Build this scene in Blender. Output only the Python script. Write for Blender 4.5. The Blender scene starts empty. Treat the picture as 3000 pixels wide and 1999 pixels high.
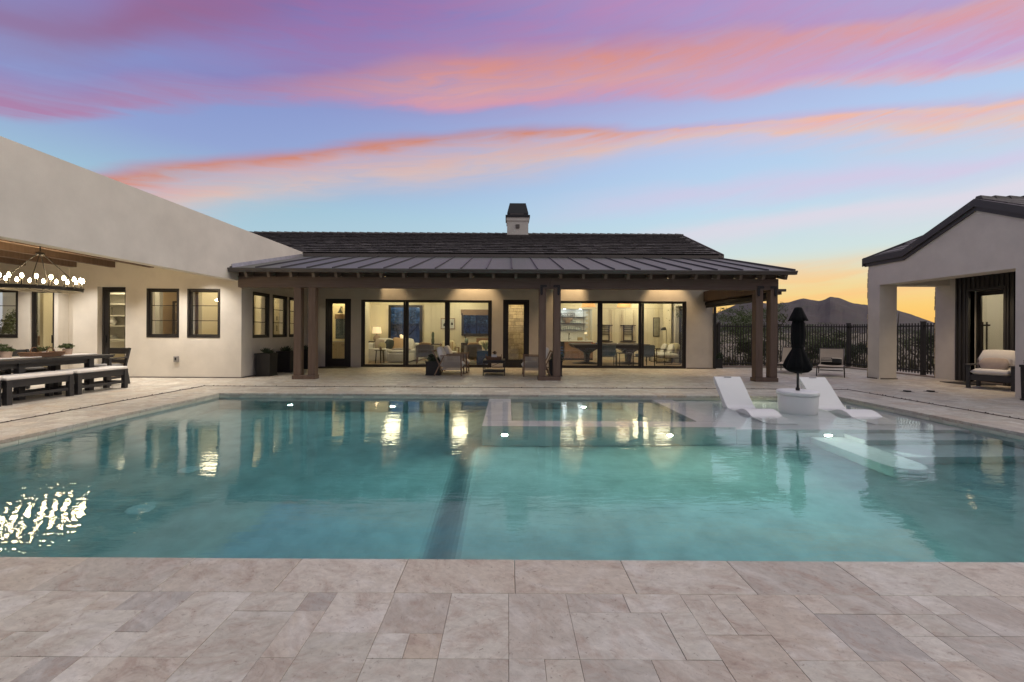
import bpy, math, random
from mathutils import Vector
R = math.radians
rnd = random.Random(7)
SC = bpy.context.scene
COL = SC.collection

# ------------------------------------------------------------------ camera
cam_d = bpy.data.cameras.new('camera')
cam = bpy.data.objects.new('camera', cam_d)
COL.objects.link(cam)
cam.location = (0, 0, 1.35)
cam_d.sensor_width = 36.0
cam_d.lens = 36.0 * 1249.5 / 3000.0
cam_d.shift_x = (1500 - 1488) / 3000.0
cam_d.shift_y = (970 - 999.5) / 3000.0
from mathutils import Matrix
cam.rotation_euler = (Matrix.Rotation(R(90), 3, 'X') @ Matrix.Rotation(0.0055, 3, 'Z')).to_euler()
cam_d.clip_start = 0.05
cam_d.clip_end = 20000
SC.camera = cam

# ------------------------------------------------------------------ render settings
SC.view_settings.view_transform = 'Standard'
SC.view_settings.look = 'None'
SC.view_settings.exposure = 0.0
SC.view_settings.gamma = 1.0
SC.view_settings.use_curve_mapping = False
SC.render.engine = 'CYCLES'
cy = SC.cycles
cy.use_denoising = True
cy.max_bounces = 10
cy.diffuse_bounces = 4
cy.glossy_bounces = 4
cy.transmission_bounces = 8
cy.transparent_max_bounces = 16
cy.sample_clamp_indirect = 4.0
cy.sample_clamp_direct = 0.0
cy.caustics_reflective = False
cy.caustics_refractive = True
cy.blur_glossy = 0.5

# ------------------------------------------------------------------ world: dusk sky with banded clouds
W = bpy.data.worlds.new('World')
SC.world = W
W.use_nodes = True
wt = W.node_tree
for n in list(wt.nodes):
    wt.nodes.remove(n)
def wn(t, **k):
    n = wt.nodes.new(t)
    for a, b in k.items():
        setattr(n, a, b)
    return n
def wl(a, b):
    wt.links.new(a, b)
def wm(op, a, b=None, c=None, clamp=False):
    n = wn('ShaderNodeMath', operation=op)
    n.use_clamp = clamp
    for i, v in enumerate((a, b, c)):
        if v is None:
            continue
        if isinstance(v, (int, float)):
            n.inputs[i].default_value = v
        else:
            wl(v, n.inputs[i])
    return n.outputs[0]
def wramp(fac, stops, interp='LINEAR'):
    n = wn('ShaderNodeValToRGB')
    cr = n.color_ramp
    cr.interpolation = interp
    while len(cr.elements) < len(stops):
        cr.elements.new(0.5)
    for e, (p, c) in zip(cr.elements, stops):
        e.position = p
        e.color = (c[0], c[1], c[2], 1)
    wl(fac, n.inputs[0])
    return n.outputs[0]
def srgb(r, g, b):
    return tuple(((v / 255 / 12.92) if v / 255 <= .04045 else ((v / 255 + .055) / 1.055) ** 2.4) for v in (r, g, b))
def wmix(f, a, b):
    n = wn('ShaderNodeMix', data_type='RGBA')
    if isinstance(f, (int, float)):
        n.inputs[0].default_value = f
    else:
        wl(f, n.inputs[0])
    for s, v in ((6, a), (7, b)):
        if isinstance(v, tuple):
            n.inputs[s].default_value = (*v, 1)
        else:
            wl(v, n.inputs[s])
    return n.outputs[2]
def smooth(x, lo, hi):
    n = wn('ShaderNodeMapRange', interpolation_type='SMOOTHSTEP')
    wl(x, n.inputs[0])
    for i, v in ((1, lo), (2, hi)):
        if isinstance(v, (int, float)):
            n.inputs[i].default_value = v
        else:
            wl(v, n.inputs[i])
    n.inputs[3].default_value = 0
    n.inputs[4].default_value = 1
    return n.outputs[0]
tc = wn('ShaderNodeTexCoord')
sep = wn('ShaderNodeSeparateXYZ')
wl(tc.outputs['Generated'], sep.inputs[0])
dx, dy, dz = sep.outputs
az = wm('ARCTAN2', dx, dy)                         # radians, 0 ahead, + to the right
el = wm('ARCSINE', wm('MINIMUM', wm('MAXIMUM', dz, -1.0), 1.0))
# streaky noise in azimuth / elevation
cmb = wn('ShaderNodeCombineXYZ')
tilt = wm('MULTIPLY_ADD', az, -0.11, el)
wl(wm('MULTIPLY', wm('SINE', wm('MULTIPLY', az, 0.5)), 3.2), cmb.inputs[0])
wl(wm('MULTIPLY', tilt, 13.0), cmb.inputs[1])
wl(wm('MULTIPLY', wm('COSINE', wm('MULTIPLY', az, 0.5)), 3.2), cmb.inputs[2])
ns = wn('ShaderNodeTexNoise')
ns.inputs['Scale'].default_value = 1.0
ns.inputs['Detail'].default_value = 6
ns.inputs['Roughness'].default_value = 0.55
ns.inputs['Distortion'].default_value = 0.35
wl(cmb.outputs[0], ns.inputs['Vector'])
nz = wm('SUBTRACT', ns.outputs[0], 0.5)
cmb2 = wn('ShaderNodeCombineXYZ')
wl(wm('MULTIPLY', wm('SINE', wm('MULTIPLY', az, 0.5)), 5.0), cmb2.inputs[0])
wl(wm('MULTIPLY', tilt, 5.0), cmb2.inputs[1])
wl(wm('MULTIPLY', wm('COSINE', wm('MULTIPLY', az, 0.5)), 5.0), cmb2.inputs[2])
ns2 = wn('ShaderNodeTexNoise')
ns2.inputs['Scale'].default_value = 1.3
ns2.inputs['Detail'].default_value = 4
ns2.inputs['Roughness'].default_value = 0.5
wl(cmb2.outputs[0], ns2.inputs['Vector'])
nb = wm('SUBTRACT', ns2.outputs[0], 0.5)
cmb3 = wn('ShaderNodeCombineXYZ')
wl(wm('MULTIPLY', wm('SINE', wm('MULTIPLY', az, 0.5)), 11.0), cmb3.inputs[0])
wl(wm('MULTIPLY', tilt, 46.0), cmb3.inputs[1])
wl(wm('MULTIPLY', wm('COSINE', wm('MULTIPLY', az, 0.5)), 11.0), cmb3.inputs[2])
ns3 = wn('ShaderNodeTexNoise')
ns3.inputs['Scale'].default_value = 1.0
ns3.inputs['Detail'].default_value = 9
ns3.inputs['Roughness'].default_value = 0.62
ns3.inputs['Distortion'].default_value = 0.8
wl(cmb3.outputs[0], ns3.inputs['Vector'])
nw = wm('SUBTRACT', ns3.outputs[0], 0.5)
e = wm('ADD', wm('ADD', el, wm('MULTIPLY', nz, 0.045)), wm('MULTIPLY', nw, 0.018))
# toward the afterglow (ahead, right)
glow = wm('MULTIPLY_ADD', dx, 0.75, wm('MULTIPLY', dy, 0.66))
glowf = smooth(glow, -0.6, 1.0)
deg = math.pi / 180
base_r = wramp(wm('DIVIDE', wm('MAXIMUM', el, 0.0), math.pi / 2, clamp=True), [
    (0.00, srgb(250, 186, 92)), (0.030, srgb(247, 203, 118)), (0.062, srgb(236, 214, 160)),
    (0.10, srgb(205, 222, 222)), (0.17, srgb(184, 214, 236)), (0.245, srgb(176, 198, 234)),
    (0.32, srgb(168, 172, 216)), (0.40, srgb(162, 146, 200)), (0.50, srgb(176, 164, 200)), (0.75, srgb(228, 228, 230)), (1.0, srgb(252, 251, 247))])
base_l = wramp(wm('DIVIDE', wm('MAXIMUM', el, 0.0), math.pi / 2, clamp=True), [
    (0.00, srgb(196, 190, 190)), (0.10, srgb(172, 202, 216)), (0.16, srgb(156, 192, 212)), (0.22, srgb(142, 160, 208)),
    (0.29, srgb(130, 144, 200)), (0.36, srgb(126, 116, 178)), (0.43, srgb(108, 96, 164)), (0.52, srgb(150, 138, 182)), (0.75, srgb(222, 222, 226)), (1.0, srgb(252, 251, 247))])
base = wmix(smooth(az, -0.75, 0.55), base_l, base_r)
# the sky away from the afterglow: paler, evenly lit dusk
back = wramp(wm('DIVIDE', wm('MAXIMUM', el, 0.0), math.pi / 2, clamp=True), [
    (0.0, srgb(128, 128, 142)), (0.2, srgb(146, 148, 164)), (0.5, srgb(196, 199, 208)), (1.0, srgb(252, 251, 247))])
base = wmix(smooth(dy, 0.28, -0.45), base, back)
def curve(points):
    """elevation (rad) of a cloud edge as a function of azimuth; points are (azimuth deg, elevation deg)"""
    n = wn('ShaderNodeFloatCurve')
    c = n.mapping.curves[0]
    pts = [((a + 180) / 360, v / 90) for a, v in points]
    while len(c.points) < len(pts):
        c.points.new(0.5, 0.5)
    for p, q in zip(c.points, pts):
        p.location = q
        p.handle_type = 'AUTO'
    n.mapping.update()
    wl(wm('DIVIDE', wm('ADD', az, math.pi), 2 * math.pi, clamp=True), n.inputs[1])
    return wm('MULTIPLY', n.outputs[0], math.pi / 2)
# lower cloud band
U1 = curve([(-180, 13), (-90, 13.2), (-48, 13.5), (-44.6, 14.9), (-36.2, 17.9), (-24, 21.7), (-9.7, 24.6), (7.7, 25.4), (23.9, 24.2), (36.8, 22.6), (50.4, 19.6), (90, 15), (180, 13)])
L1 = curve([(-180, 5), (-90, 6), (-44.6, 8.0), (-35.4, 12.5), (-15.2, 18.6), (1.9, 20.4), (16, 22.4), (28.5, 22.3), (38, 19.6), (50.4, 17.4), (90, 10), (180, 5)])
# upper cloud band
U2 = curve([(-180, 26), (-90, 24), (-50, 21.5), (-41.4, 24), (-30, 26.9), (-20.5, 30.3), (-9.7, 33.2), (7.7, 34.2), (28.5, 32.2), (40.3, 30), (50.4, 28.2), (90, 26), (180, 26)])
L2 = curve([(-180, 16), (-90, 16), (-50, 18.1), (-38, 22.2), (-15.2, 27.0), (7.7, 28.2), (28.5, 26.7), (40.3, 24.4), (50.4, 22), (90, 18), (180, 16)])
# dark red streak high on the left
U3 = curve([(-180, 34), (-90, 30), (-50, 26.5), (-38, 32.5), (-20, 38), (0, 42), (50, 42), (180, 34)])
L3 = curve([(-180, 28), (-90, 26), (-50, 23.3), (-38, 28.3), (-20, 35), (0, 40), (50, 40), (180, 28)])
# thin pale streaks low on the right
U4 = curve([(-180, 10), (-30, 10), (0, 16.2), (20, 18.0), (35, 17.8), (50.4, 15.6), (180, 10)])
L4 = curve([(-180, 8), (-30, 8), (0, 13.0), (20, 15.0), (35, 15.4), (50.4, 13.6), (180, 8)])
U5 = curve([(-180, 8), (-30, 8), (10, 10.0), (20, 12.4), (35, 13.4), (50.4, 13.0), (180, 8)])
L5 = curve([(-180, 6), (-30, 6), (10, 8.5), (20, 10.0), (35, 11.0), (50.4, 10.4), (180, 6)])
rt = smooth(az, -0.55, 0.75)                      # 0 on the left .. 1 on the right
def band(up, lo, s_up, s_lo, wob):
    ee = wm('ADD', e, wm('MULTIPLY', nb, wob))
    a = smooth(ee, wm('SUBTRACT', lo, s_lo), wm('ADD', lo, s_lo))
    b = smooth(ee, wm('SUBTRACT', up, s_up), wm('ADD', up, s_up))
    m = wm('MULTIPLY', a, wm('SUBTRACT', 1.0, b), clamp=True)
    p = wm('DIVIDE', wm('SUBTRACT', ee, lo), wm('MAXIMUM', wm('SUBTRACT', up, lo), 0.004), clamp=True)
    return m, p
sky = base
# broad violet-pink veil between and above the bands
veil = wm('MULTIPLY', smooth(el, 0.42, 0.60), wm('MULTIPLY_ADD', nw, 1.2, wm('MULTIPLY_ADD', nz, 1.6, 0.42), clamp=True), clamp=True)
veil = wm('MULTIPLY', veil, wm('MULTIPLY', wm('SUBTRACT', 1.0, smooth(el, 0.62, 0.92)), smooth(dy, -0.25, 0.35)))
front = wm('MULTIPLY_ADD', smooth(dy, -0.45, 0.30), 0.75, 0.25)
sky = wmix(veil, sky, wmix(rt, srgb(166, 106, 156), srgb(196, 146, 190)))
m, p = band(U5, L5, 0.02, 0.035, 0.05)
sky = wmix(wm('MULTIPLY', m, wm('MULTIPLY', rt, 0.75)), sky, srgb(226, 212, 226))
m, p = band(U4, L4, 0.02, 0.03, 0.07)
sky = wmix(wm('MULTIPLY', m, wm('MULTIPLY', wm('MULTIPLY_ADD', nz, 1.5, 0.62, clamp=True), smooth(az, -0.1, 0.5))), sky, srgb(214, 196, 224))
m, p = band(U1, L1, 0.014, 0.045, 0.045)
c1l = wramp(p, [(0.0, srgb(204, 190, 196)), (0.3, srgb(218, 186, 178)), (0.62, srgb(208, 170, 174)), (0.86, srgb(206, 134, 116)), (1.0, srgb(178, 140, 168))])
c1r = wramp(p, [(0.0, srgb(228, 190, 196)), (0.3, srgb(255, 184, 130)), (0.65, srgb(236, 178, 170)), (0.85, srgb(255, 176, 124)), (1.0, srgb(210, 160, 190))])
wisp = wm('MULTIPLY_ADD', nw, 1.5, wm('MULTIPLY_ADD', nz, 0.8, 0.80), clamp=True)
sky = wmix(wm('MULTIPLY', wm('MULTIPLY', m, front), wisp), sky, wmix(smooth(az, -0.05, 0.62), c1l, c1r))
m, p = band(U2, L2, 0.045, 0.012, 0.06)
c2l = wramp(p, [(0.0, srgb(172, 130, 172)), (0.4, srgb(168, 124, 166)), (0.8, srgb(154, 118, 170)), (1.0, srgb(138, 116, 174))])
c2m = wramp(p, [(0.0, srgb(206, 150, 178)), (0.3, srgb(214, 158, 162)), (0.7, srgb(216, 144, 134)), (1.0, srgb(174, 128, 172))])
c2r = wramp(p, [(0.0, srgb(226, 172, 176)), (0.25, srgb(198, 158, 200)), (0.6, srgb(208, 154, 178)), (0.85, srgb(226, 150, 140)), (1.0, srgb(186, 140, 186))])
c2 = wmix(smooth(az, -0.62, -0.1), c2l, wmix(smooth(az, 0.25, 0.72), c2m, c2r))
sky = wmix(wm('MULTIPLY', wm('MULTIPLY', m, front), wisp), sky, c2)
m, p = band(U3, L3, 0.04, 0.04, 0.06)
sky = wmix(wm('MULTIPLY', m, wm('SUBTRACT', 0.70, smooth(az, -0.75, -0.2)), clamp=True), sky, srgb(148, 92, 128))
# low orange streaks by the set sun
lo_s = wm('MULTIPLY', wm('MULTIPLY', smooth(nz, -0.02, 0.10), smooth(el, 0.20, 0.05)), smooth(glow, 0.35, 0.95))
sky = wmix(wm('MULTIPLY', lo_s, 0.6), sky, srgb(252, 190, 128))
bg = wn('ShaderNodeBackground')
wl(sky, bg.inputs[0])
bg.inputs[1].default_value = 1.0
nish = wn('ShaderNodeTexSky')
nish.sky_type = 'NISHITA'
nish.sun_disc = False
nish.sun_elevation = R(1.5)
nish.sun_rotation = R(93)
bg2 = wn('ShaderNodeBackground')
wl(nish.outputs[0], bg2.inputs[0])
bg2.inputs[1].default_value = 0.02
addw = wn('ShaderNodeAddShader')
wl(bg.outputs[0], addw.inputs[0])
wl(bg2.outputs[0], addw.inputs[1])
wo = wn('ShaderNodeOutputWorld')
wl(addw.outputs[0], wo.inputs[0])

# the sun has set off to the right: only its weak, wide afterglow is left
sun_d = bpy.data.lights.new('sun', 'SUN')
sun_d.energy = 1.22
sun_d.angle = R(46)
sun_d.color = (1.0, 0.90, 0.76)
sun = bpy.data.objects.new('sun', sun_d)
COL.objects.link(sun)
sd = Vector((math.sin(R(93)) * math.cos(R(32)), math.cos(R(93)) * math.cos(R(32)), math.sin(R(32))))
sun.rotation_euler = sd.to_track_quat('Z', 'Y').to_euler()

# ------------------------------------------------------------------ materials
MATS = {}
def mat(name, col, rough=0.6, metal=0.0, var=0.0, vscale=3.0, stretch=(1, 1, 1), bump=0.0, bscale=40.0, rand=0.0, emit=None, estr=0.0,
        col2=None, coord='Object', sheen=0.0, detail=5, bdist=0.01, spec=None, sub=0.0, trans=0.0):
    if name in MATS:
        return MATS[name]
    m = bpy.data.materials.new(name)
    m.use_nodes = True
    t = m.node_tree
    b = t.nodes['Principled BSDF']
    b.inputs['Base Color'].default_value = (*col, 1)
    b.inputs['Roughness'].default_value = rough
    b.inputs['Metallic'].default_value = metal
    if spec is not None:
        b.inputs['Specular IOR Level'].default_value = spec
    if sheen:
        b.inputs['Sheen Weight'].default_value = sheen
    if emit:
        b.inputs['Emission Color'].default_value = (*emit, 1)
        b.inputs['Emission Strength'].default_value = estr
    if var or rand or bump or col2:
        tx = t.nodes.new('ShaderNodeTexCoord')
        mp = t.nodes.new('ShaderNodeMapping')
        mp.inputs['Scale'].default_value = stretch
        if coord == 'World':
            g = t.nodes.new('ShaderNodeNewGeometry')
            t.links.new(g.outputs['Position'], mp.inputs[0])
        else:
            t.links.new(tx.outputs[coord], mp.inputs[0])
        n = t.nodes.new('ShaderNodeTexNoise')
        n.inputs['Scale'].default_value = vscale
        n.inputs['Detail'].default_value = detail
        n.inputs['Roughness'].default_value = 0.6
        t.links.new(mp.outputs[0], n.inputs['Vector'])
        val = t.nodes.new('ShaderNodeMapRange')
        t.links.new(n.outputs[0], val.inputs[0])
        val.inputs[1].default_value = 0.28
        val.inputs[2].default_value = 0.72
        val.inputs[3].default_value = 1 - var
        val.inputs[4].default_value = 1 + var
        v = val.outputs[0]
        if rand:
            oi = t.nodes.new('ShaderNodeObjectInfo')
            mr = t.nodes.new('ShaderNodeMapRange')
            t.links.new(oi.outputs['Random'], mr.inputs[0])
            mr.inputs[3].default_value = 1 - rand
            mr.inputs[4].default_value = 1 + rand
            mu = t.nodes.new('ShaderNodeMath')
            mu.operation = 'MULTIPLY'
            t.links.new(v, mu.inputs[0])
            t.links.new(mr.outputs[0], mu.inputs[1])
            v = mu.outputs[0]
        src = None
        if col2:
            mc = t.nodes.new('ShaderNodeMix')
            mc.data_type = 'RGBA'
            st = t.nodes.new('ShaderNodeMapRange')
            st.inputs[1].default_value = 0.42
            st.inputs[2].default_value = 0.66
            t.links.new(n.outputs[0], st.inputs[0])
            t.links.new(st.outputs[0], mc.inputs[0])
            mc.inputs[6].default_value = (*col, 1)
            mc.inputs[7].default_value = (*col2, 1)
            src = mc.outputs[2]
        mx = t.nodes.new('ShaderNodeVectorMath')
        mx.operation = 'SCALE'
        if src is not None:
            t.links.new(src, mx.inputs[0])
        else:
            mx.inputs[0].default_value = col
        t.links.new(v, mx.inputs['Scale'])
        t.links.new(mx.outputs[0], b.inputs['Base Color'])
        if bump:
            n2 = t.nodes.new('ShaderNodeTexNoise')
            n2.inputs['Scale'].default_value = bscale
            n2.inputs['Detail'].default_value = 6
            t.links.new(mp.outputs[0], n2.inputs['Vector'])
            bp = t.nodes.new('ShaderNodeBump')
            bp.inputs['Strength'].default_value = bump
            bp.inputs['Distance'].default_value = bdist
            t.links.new(n2.outputs[0], bp.inputs['Height'])
            t.links.new(bp.outputs[0], b.inputs['Normal'])
    MATS[name] = m
    return m

def travertine(name, attr):
    """cream travertine: each stone its own tone (object or face attribute) and its own piece of veining"""
    m = bpy.data.materials.new(name)
    m.use_nodes = True
    t = m.node_tree
    L = t.links.new
    b = t.nodes['Principled BSDF']
    g = t.nodes.new('ShaderNodeNewGeometry')
    if attr:
        a = t.nodes.new('ShaderNodeAttribute')
        a.attribute_name = 'tone'
        tone = a.outputs['Fac']
    else:
        a = t.nodes.new('ShaderNodeObjectInfo')
        tone = a.outputs['Random']
    off = t.nodes.new('ShaderNodeVectorMath')
    off.operation = 'SCALE'
    off.inputs[0].default_value = (37.0, 91.0, 13.0)
    L(tone, off.inputs['Scale'])
    add = t.nodes.new('ShaderNodeVectorMath')
    L(g.outputs['Position'], add.inputs[0])
    L(off.outputs[0], add.inputs[1])
    rot = t.nodes.new('ShaderNodeVectorRotate')
    rot.rotation_type = 'Z_AXIS'
    L(add.outputs[0], rot.inputs['Vector'])
    ang = t.nodes.new('ShaderNodeMath')
    ang.operation = 'MULTIPLY_ADD'
    L(tone, ang.inputs[0])
    ang.inputs[1].default_value = 1.3
    ang.inputs[2].default_value = -0.25
    L(ang.outputs[0], rot.inputs['Angle'])
    mp = t.nodes.new('ShaderNodeMapping')
    mp.inputs['Scale'].default_value = (0.8, 1.2, 1)
    L(rot.outputs[0], mp.inputs[0])
    def noise(scale, det, dist=0.0, rough=0.6, vec=None):
        n = t.nodes.new('ShaderNodeTexNoise')
        n.inputs['Scale'].default_value = scale
        n.inputs['Detail'].default_value = det
        n.inputs['Distortion'].default_value = dist
        n.inputs['Roughness'].default_value = rough
        L(vec or mp.outputs[0], n.inputs['Vector'])
        return n.outputs[0]
    def rng(x, a0, a1, b0, b1):
        n = t.nodes.new('ShaderNodeMapRange')
        L(x, n.inputs[0])
        for i, v in enumerate((a0, a1, b0, b1)):
            n.inputs[i + 1].default_value = v
        return n.outputs[0]
    def mix(f, c0, c1):
        n = t.nodes.new('ShaderNodeMix')
        n.data_type = 'RGBA'
        L(f, n.inputs[0])
        for s, v in ((6, c0), (7, c1)):
            if isinstance(v, tuple):
                n.inputs[s].default_value = (*v, 1)
            else:
                L(v, n.inputs[s])
        return n.outputs[2]
    # per-stone base: grey-cream, ivory, pinkish, tan
    cr = t.nodes.new('ShaderNodeValToRGB')
    cr.color_ramp.interpolation = 'LINEAR'
    stops = [(0.0, (.43, .405, .335)), (.16, (.53, .505, .43)), (.34, (.455, .395, .315)), (.50, (.61, .58, .50)), (.64, (.41, .385, .33)), (.78, (.51, .455, .37)), (.9, (.38, .36, .32)), (1, (.51, .43, .325))]
    while len(cr.color_ramp.elements) < len(stops):
        cr.color_ramp.elements.new(.5)
    for el_, (p_, c_) in zip(cr.color_ramp.elements, stops):
        el_.position = p_
        el_.color = (*c_, 1)
    L(tone, cr.inputs[0])
    cloud = noise(5.5, 10, 0.9, 0.74)
    c = mix(rng(cloud, .48, .64, 0, .72), cr.outputs[0], (.36, .28, .225))
    c = mix(rng(noise(2.6, 6, 1.2), .50, .70, 0, .7), c, (.62, .60, .545))
    vein = noise(11.0, 10, 1.2, 0.78)
    c = mix(rng(vein, .57, .68, 0, .75), c, (.27, .21, .165))
    pit = noise(48.0, 4, 0.6, 0.65, add.outputs[0])
    c = mix(rng(pit, .62, .69, 0, .65), c, (.21, .17, .14))
    grain = noise(22.0, 8, 0.6, 0.7)
    sc = t.nodes.new('ShaderNodeVectorMath')
    sc.operation = 'SCALE'
    L(c, sc.inputs[0])
    L(rng(grain, .3, .7, .82, 1.14), sc.inputs['Scale'])
    L(sc.outputs[0], b.inputs['Base Color'])
    L(rng(cloud, .3, .7, .42, .62), b.inputs['Roughness'])
    bp = t.nodes.new('ShaderNodeBump')
    bp.inputs['Strength'].default_value = 0.35
    bp.inputs['Distance'].default_value = 0.004
    ad = t.nodes.new('ShaderNodeMath')
    ad.operation = 'SUBTRACT'
    L(grain, ad.inputs[0])
    L(rng(pit, .66, .74, 0, .8), ad.inputs[1])
    L(ad.outputs[0], bp.inputs['Height'])
    L(bp.outputs[0], b.inputs['Normal'])
    return m
TRAV = travertine('travertine', False)
TRAV_A = travertine('travertine_field', True)

def glass_mat(name, tint=(1, 1, 1), boost=1.0):
    m = bpy.data.materials.new(name)
    m.use_nodes = True
    t = m.node_tree
    t.nodes.remove(t.nodes['Principled BSDF'])
    g = t.nodes.new('ShaderNodeNewGeometry')
    dt = t.nodes.new('ShaderNodeVectorMath')
    dt.operation = 'DOT_PRODUCT'
    t.links.new(g.outputs['Normal'], dt.inputs[0])
    t.links.new(g.outputs['Incoming'], dt.inputs[1])
    def mth(op, a, b):
        n = t.nodes.new('ShaderNodeMath')
        n.operation = op
        for i, v in enumerate((a, b)):
            if isinstance(v, (int, float)):
                n.inputs[i].default_value = v
            elif v is not None:
                t.links.new(v, n.inputs[i])
        return n.outputs[0]
    # Schlick reflectance of a thin pane, the same from both sides
    f5 = mth('POWER', mth('SUBTRACT', 1.0, mth('ABSOLUTE', dt.outputs['Value'], None)), 5.0)
    mu = mth('MULTIPLY', mth('ADD', mth('MULTIPLY', f5, .96), .04), boost)
    gl = t.nodes.new('ShaderNodeBsdfGlossy')
    gl.inputs['Roughness'].default_value = 0.0
    tr = t.nodes.new('ShaderNodeBsdfTransparent')
    tr.inputs[0].default_value = (*tint, 1)
    mx = t.nodes.new('ShaderNodeMixShader')
    t.links.new(mu, mx.inputs[0])
    t.links.new(tr.outputs[0], mx.inputs[1])
    t.links.new(gl.outputs[0], mx.inputs[2])
    t.links.new(mx.outputs[0], t.nodes['Material Output'].inputs[0])
    return m
GLASS = glass_mat('window_glass', (.97, .985, .98), 1.5)
GLASS_T = glass_mat('dusk_tint_glass', (.26, .44, .68), 1.0)  # clear rear panes: the blue, dim dusk outside is put into their colour

def water_mat():
    m = bpy.data.materials.new('pool_water')
    m.use_nodes = True
    t = m.node_tree
    L = t.links.new
    t.nodes.remove(t.nodes['Principled BSDF'])
    gb = t.nodes.new('ShaderNodeBsdfGlass')
    gb.inputs['IOR'].default_value = 1.333
    gb.inputs['Roughness'].default_value = 0.0
    va = t.nodes.new('ShaderNodeVolumeAbsorption')
    va.inputs['Color'].default_value = (0.08, 0.74, 0.79, 1)
    va.inputs['Density'].default_value = 0.35
    g = t.nodes.new('ShaderNodeNewGeometry')
    def wave(scale, sx, sy, det, dist):
        mp = t.nodes.new('ShaderNodeMapping')
        mp.inputs['Scale'].default_value = (sx, sy, 1)
        mp.inputs['Rotation'].default_value = (0, 0, 0.12)
        L(g.outputs['Position'], mp.inputs[0])
        n = t.nodes.new('ShaderNodeTexNoise')
        n.inputs['Scale'].default_value = scale
        n.inputs['Detail'].default_value = det
        n.inputs['Distortion'].default_value = dist
        L(mp.outputs[0], n.inputs['Vector'])
        return n.outputs[0]
    a = wave(1.0, 1.1, 2.2, 2, .4)
    b_ = wave(10.0, 0.45, 1.5, 3, .5)
    # ripples stronger in some patches, calm in others
    pat = wave(0.42, 1.0, 1.0, 2, .5)
    pr = t.nodes.new('ShaderNodeMapRange')
    L(pat, pr.inputs[0])
    pr.inputs[1].default_value = 0.40
    pr.inputs[2].default_value = 0.68
    pr.inputs[3].default_value = 0.40
    pr.inputs[4].default_value = 1.0
    mu = t.nodes.new('ShaderNodeMath')
    mu.operation = 'MULTIPLY'
    L(b_, mu.inputs[0])
    L(pr.outputs[0], mu.inputs[1])
    b1 = t.nodes.new('ShaderNodeBump')
    b1.inputs['Strength'].default_value = 1.0
    b1.inputs['Distance'].default_value = 0.0026
    L(mu.outputs[0], b1.inputs['Height'])
    b2 = t.nodes.new('ShaderNodeBump')
    b2.inputs['Strength'].default_value = 1.0
    b2.inputs['Distance'].default_value = 0.0040
    L(a, b2.inputs['Height'])
    L(b1.outputs[0], b2.inputs['Normal'])
    L(b2.outputs[0], gb.inputs['Normal'])
    o = t.nodes['Material Output']
    L(gb.outputs[0], o.inputs[0])
    L(va.outputs[0], o.inputs[1])
    return m

STUCCO = mat('stucco', (.61, .575, .51), .92, var=.10, vscale=1.3, bump=.6, bscale=55, coord='World', detail=8, bdist=.004)
STUCCO_G = mat('stucco_pool_house', (.61, .575, .51), .92, var=.11, vscale=1.3, bump=.6, bscale=55, coord='World', detail=8, bdist=.004)
BRONZE = mat('dark_bronze_frame', (.016, .014, .013), .45, var=.15, vscale=5)
TIMBER = mat('brown_timber', (.135, .090, .066), .7, var=.22, vscale=2.2, stretch=(8, 8, .7), bump=.25, bscale=25, coord='World')
TIMBER_H = mat('brown_timber_beam', (.118, .084, .066), .7, var=.22, vscale=2.2, stretch=(.5, 6, 9), bump=.25, bscale=25, coord='World')
RAFT = mat('rafter_timber', (.16, .125, .10), .75, var=.2, vscale=2, stretch=(8, .7, 8), coord='World')
FASCIA = mat('fascia_paint', (.115, .098, .085), .55, var=.08, vscale=3)
GUTTER = mat('gutter_metal', (.10, .092, .085), .45, metal=.4, var=.08, vscale=2)
SEAM = mat('metal_roofing', (.112, .120, .106), .5, metal=.1, var=.10, vscale=1.2, stretch=(3, .5, 1), rand=.07)
ROOFT = mat('concrete_roof_tile', (.112, .103, .098), .8, var=.35, vscale=6, stretch=(2, 1, 1), bump=.4, bscale=30, rand=.35, coord='World')
ROOFM = mat('concrete_roof_tile_field', (.105, .096, .092), .8, var=.5, vscale=5, stretch=(2, 1, 1), bump=.4, bscale=30, coord='World')
BLACKM = mat('black_metal', (.010, .010, .011), .42, var=.1, vscale=4)
FENCEM = mat('fence_metal', (.018, .016, .015), .5, var=.15, vscale=5)
POLY = mat('charcoal_lumber', (.024, .024, .026), .5, var=.2, vscale=3, stretch=(6, 1, 6), bump=.15, bscale=40)
CUSH = mat('white_cushion', (.70, .68, .64), .9, var=.05, vscale=6, bump=.2, bscale=120, sheen=.2)
CUSHT = mat('taupe_cushion', (.40, .33, .28), .9, var=.08, vscale=9, bump=.3, bscale=110, sheen=.2)
CUSHG = mat('grey_cushion', (.20, .20, .20), .9, var=.08, vscale=9, bump=.3, bscale=110)
ROPE = mat('oatmeal_rope', (.42, .375, .335), .9, var=.12, vscale=40)
TEAK = mat('weathered_teak', (.20, .135, .092), .65, var=.2, vscale=5, stretch=(6, 6, 1), bump=.15)
WHITEP = mat('white_moulded_plastic', (.74, .74, .73), .38, var=.02, vscale=2)
CANVAS = mat('black_canvas', (.0035, .0035, .004), .9, var=.2, vscale=5, bump=.3, bscale=60, spec=.2)
POT = mat('black_planter', (.009, .009, .010), .5, var=.15, vscale=6)
SOIL = mat('potting_soil', (.03, .022, .016), .95, var=.3, vscale=30, bump=.6, bscale=60)
SUCC = mat('succulent_leaf', (.055, .080, .045), .55, var=.3, vscale=9)
HERB = mat('herb_leaf', (.085, .125, .045), .6, var=.35, vscale=12)
TERRA = mat('clay_pot', (.42, .32, .25), .85, var=.15, vscale=9)
WICK = mat('wicker', (.20, .115, .070), .75, var=.35, vscale=25, stretch=(1, 1, 5), bump=.8, bscale=60)
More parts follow.
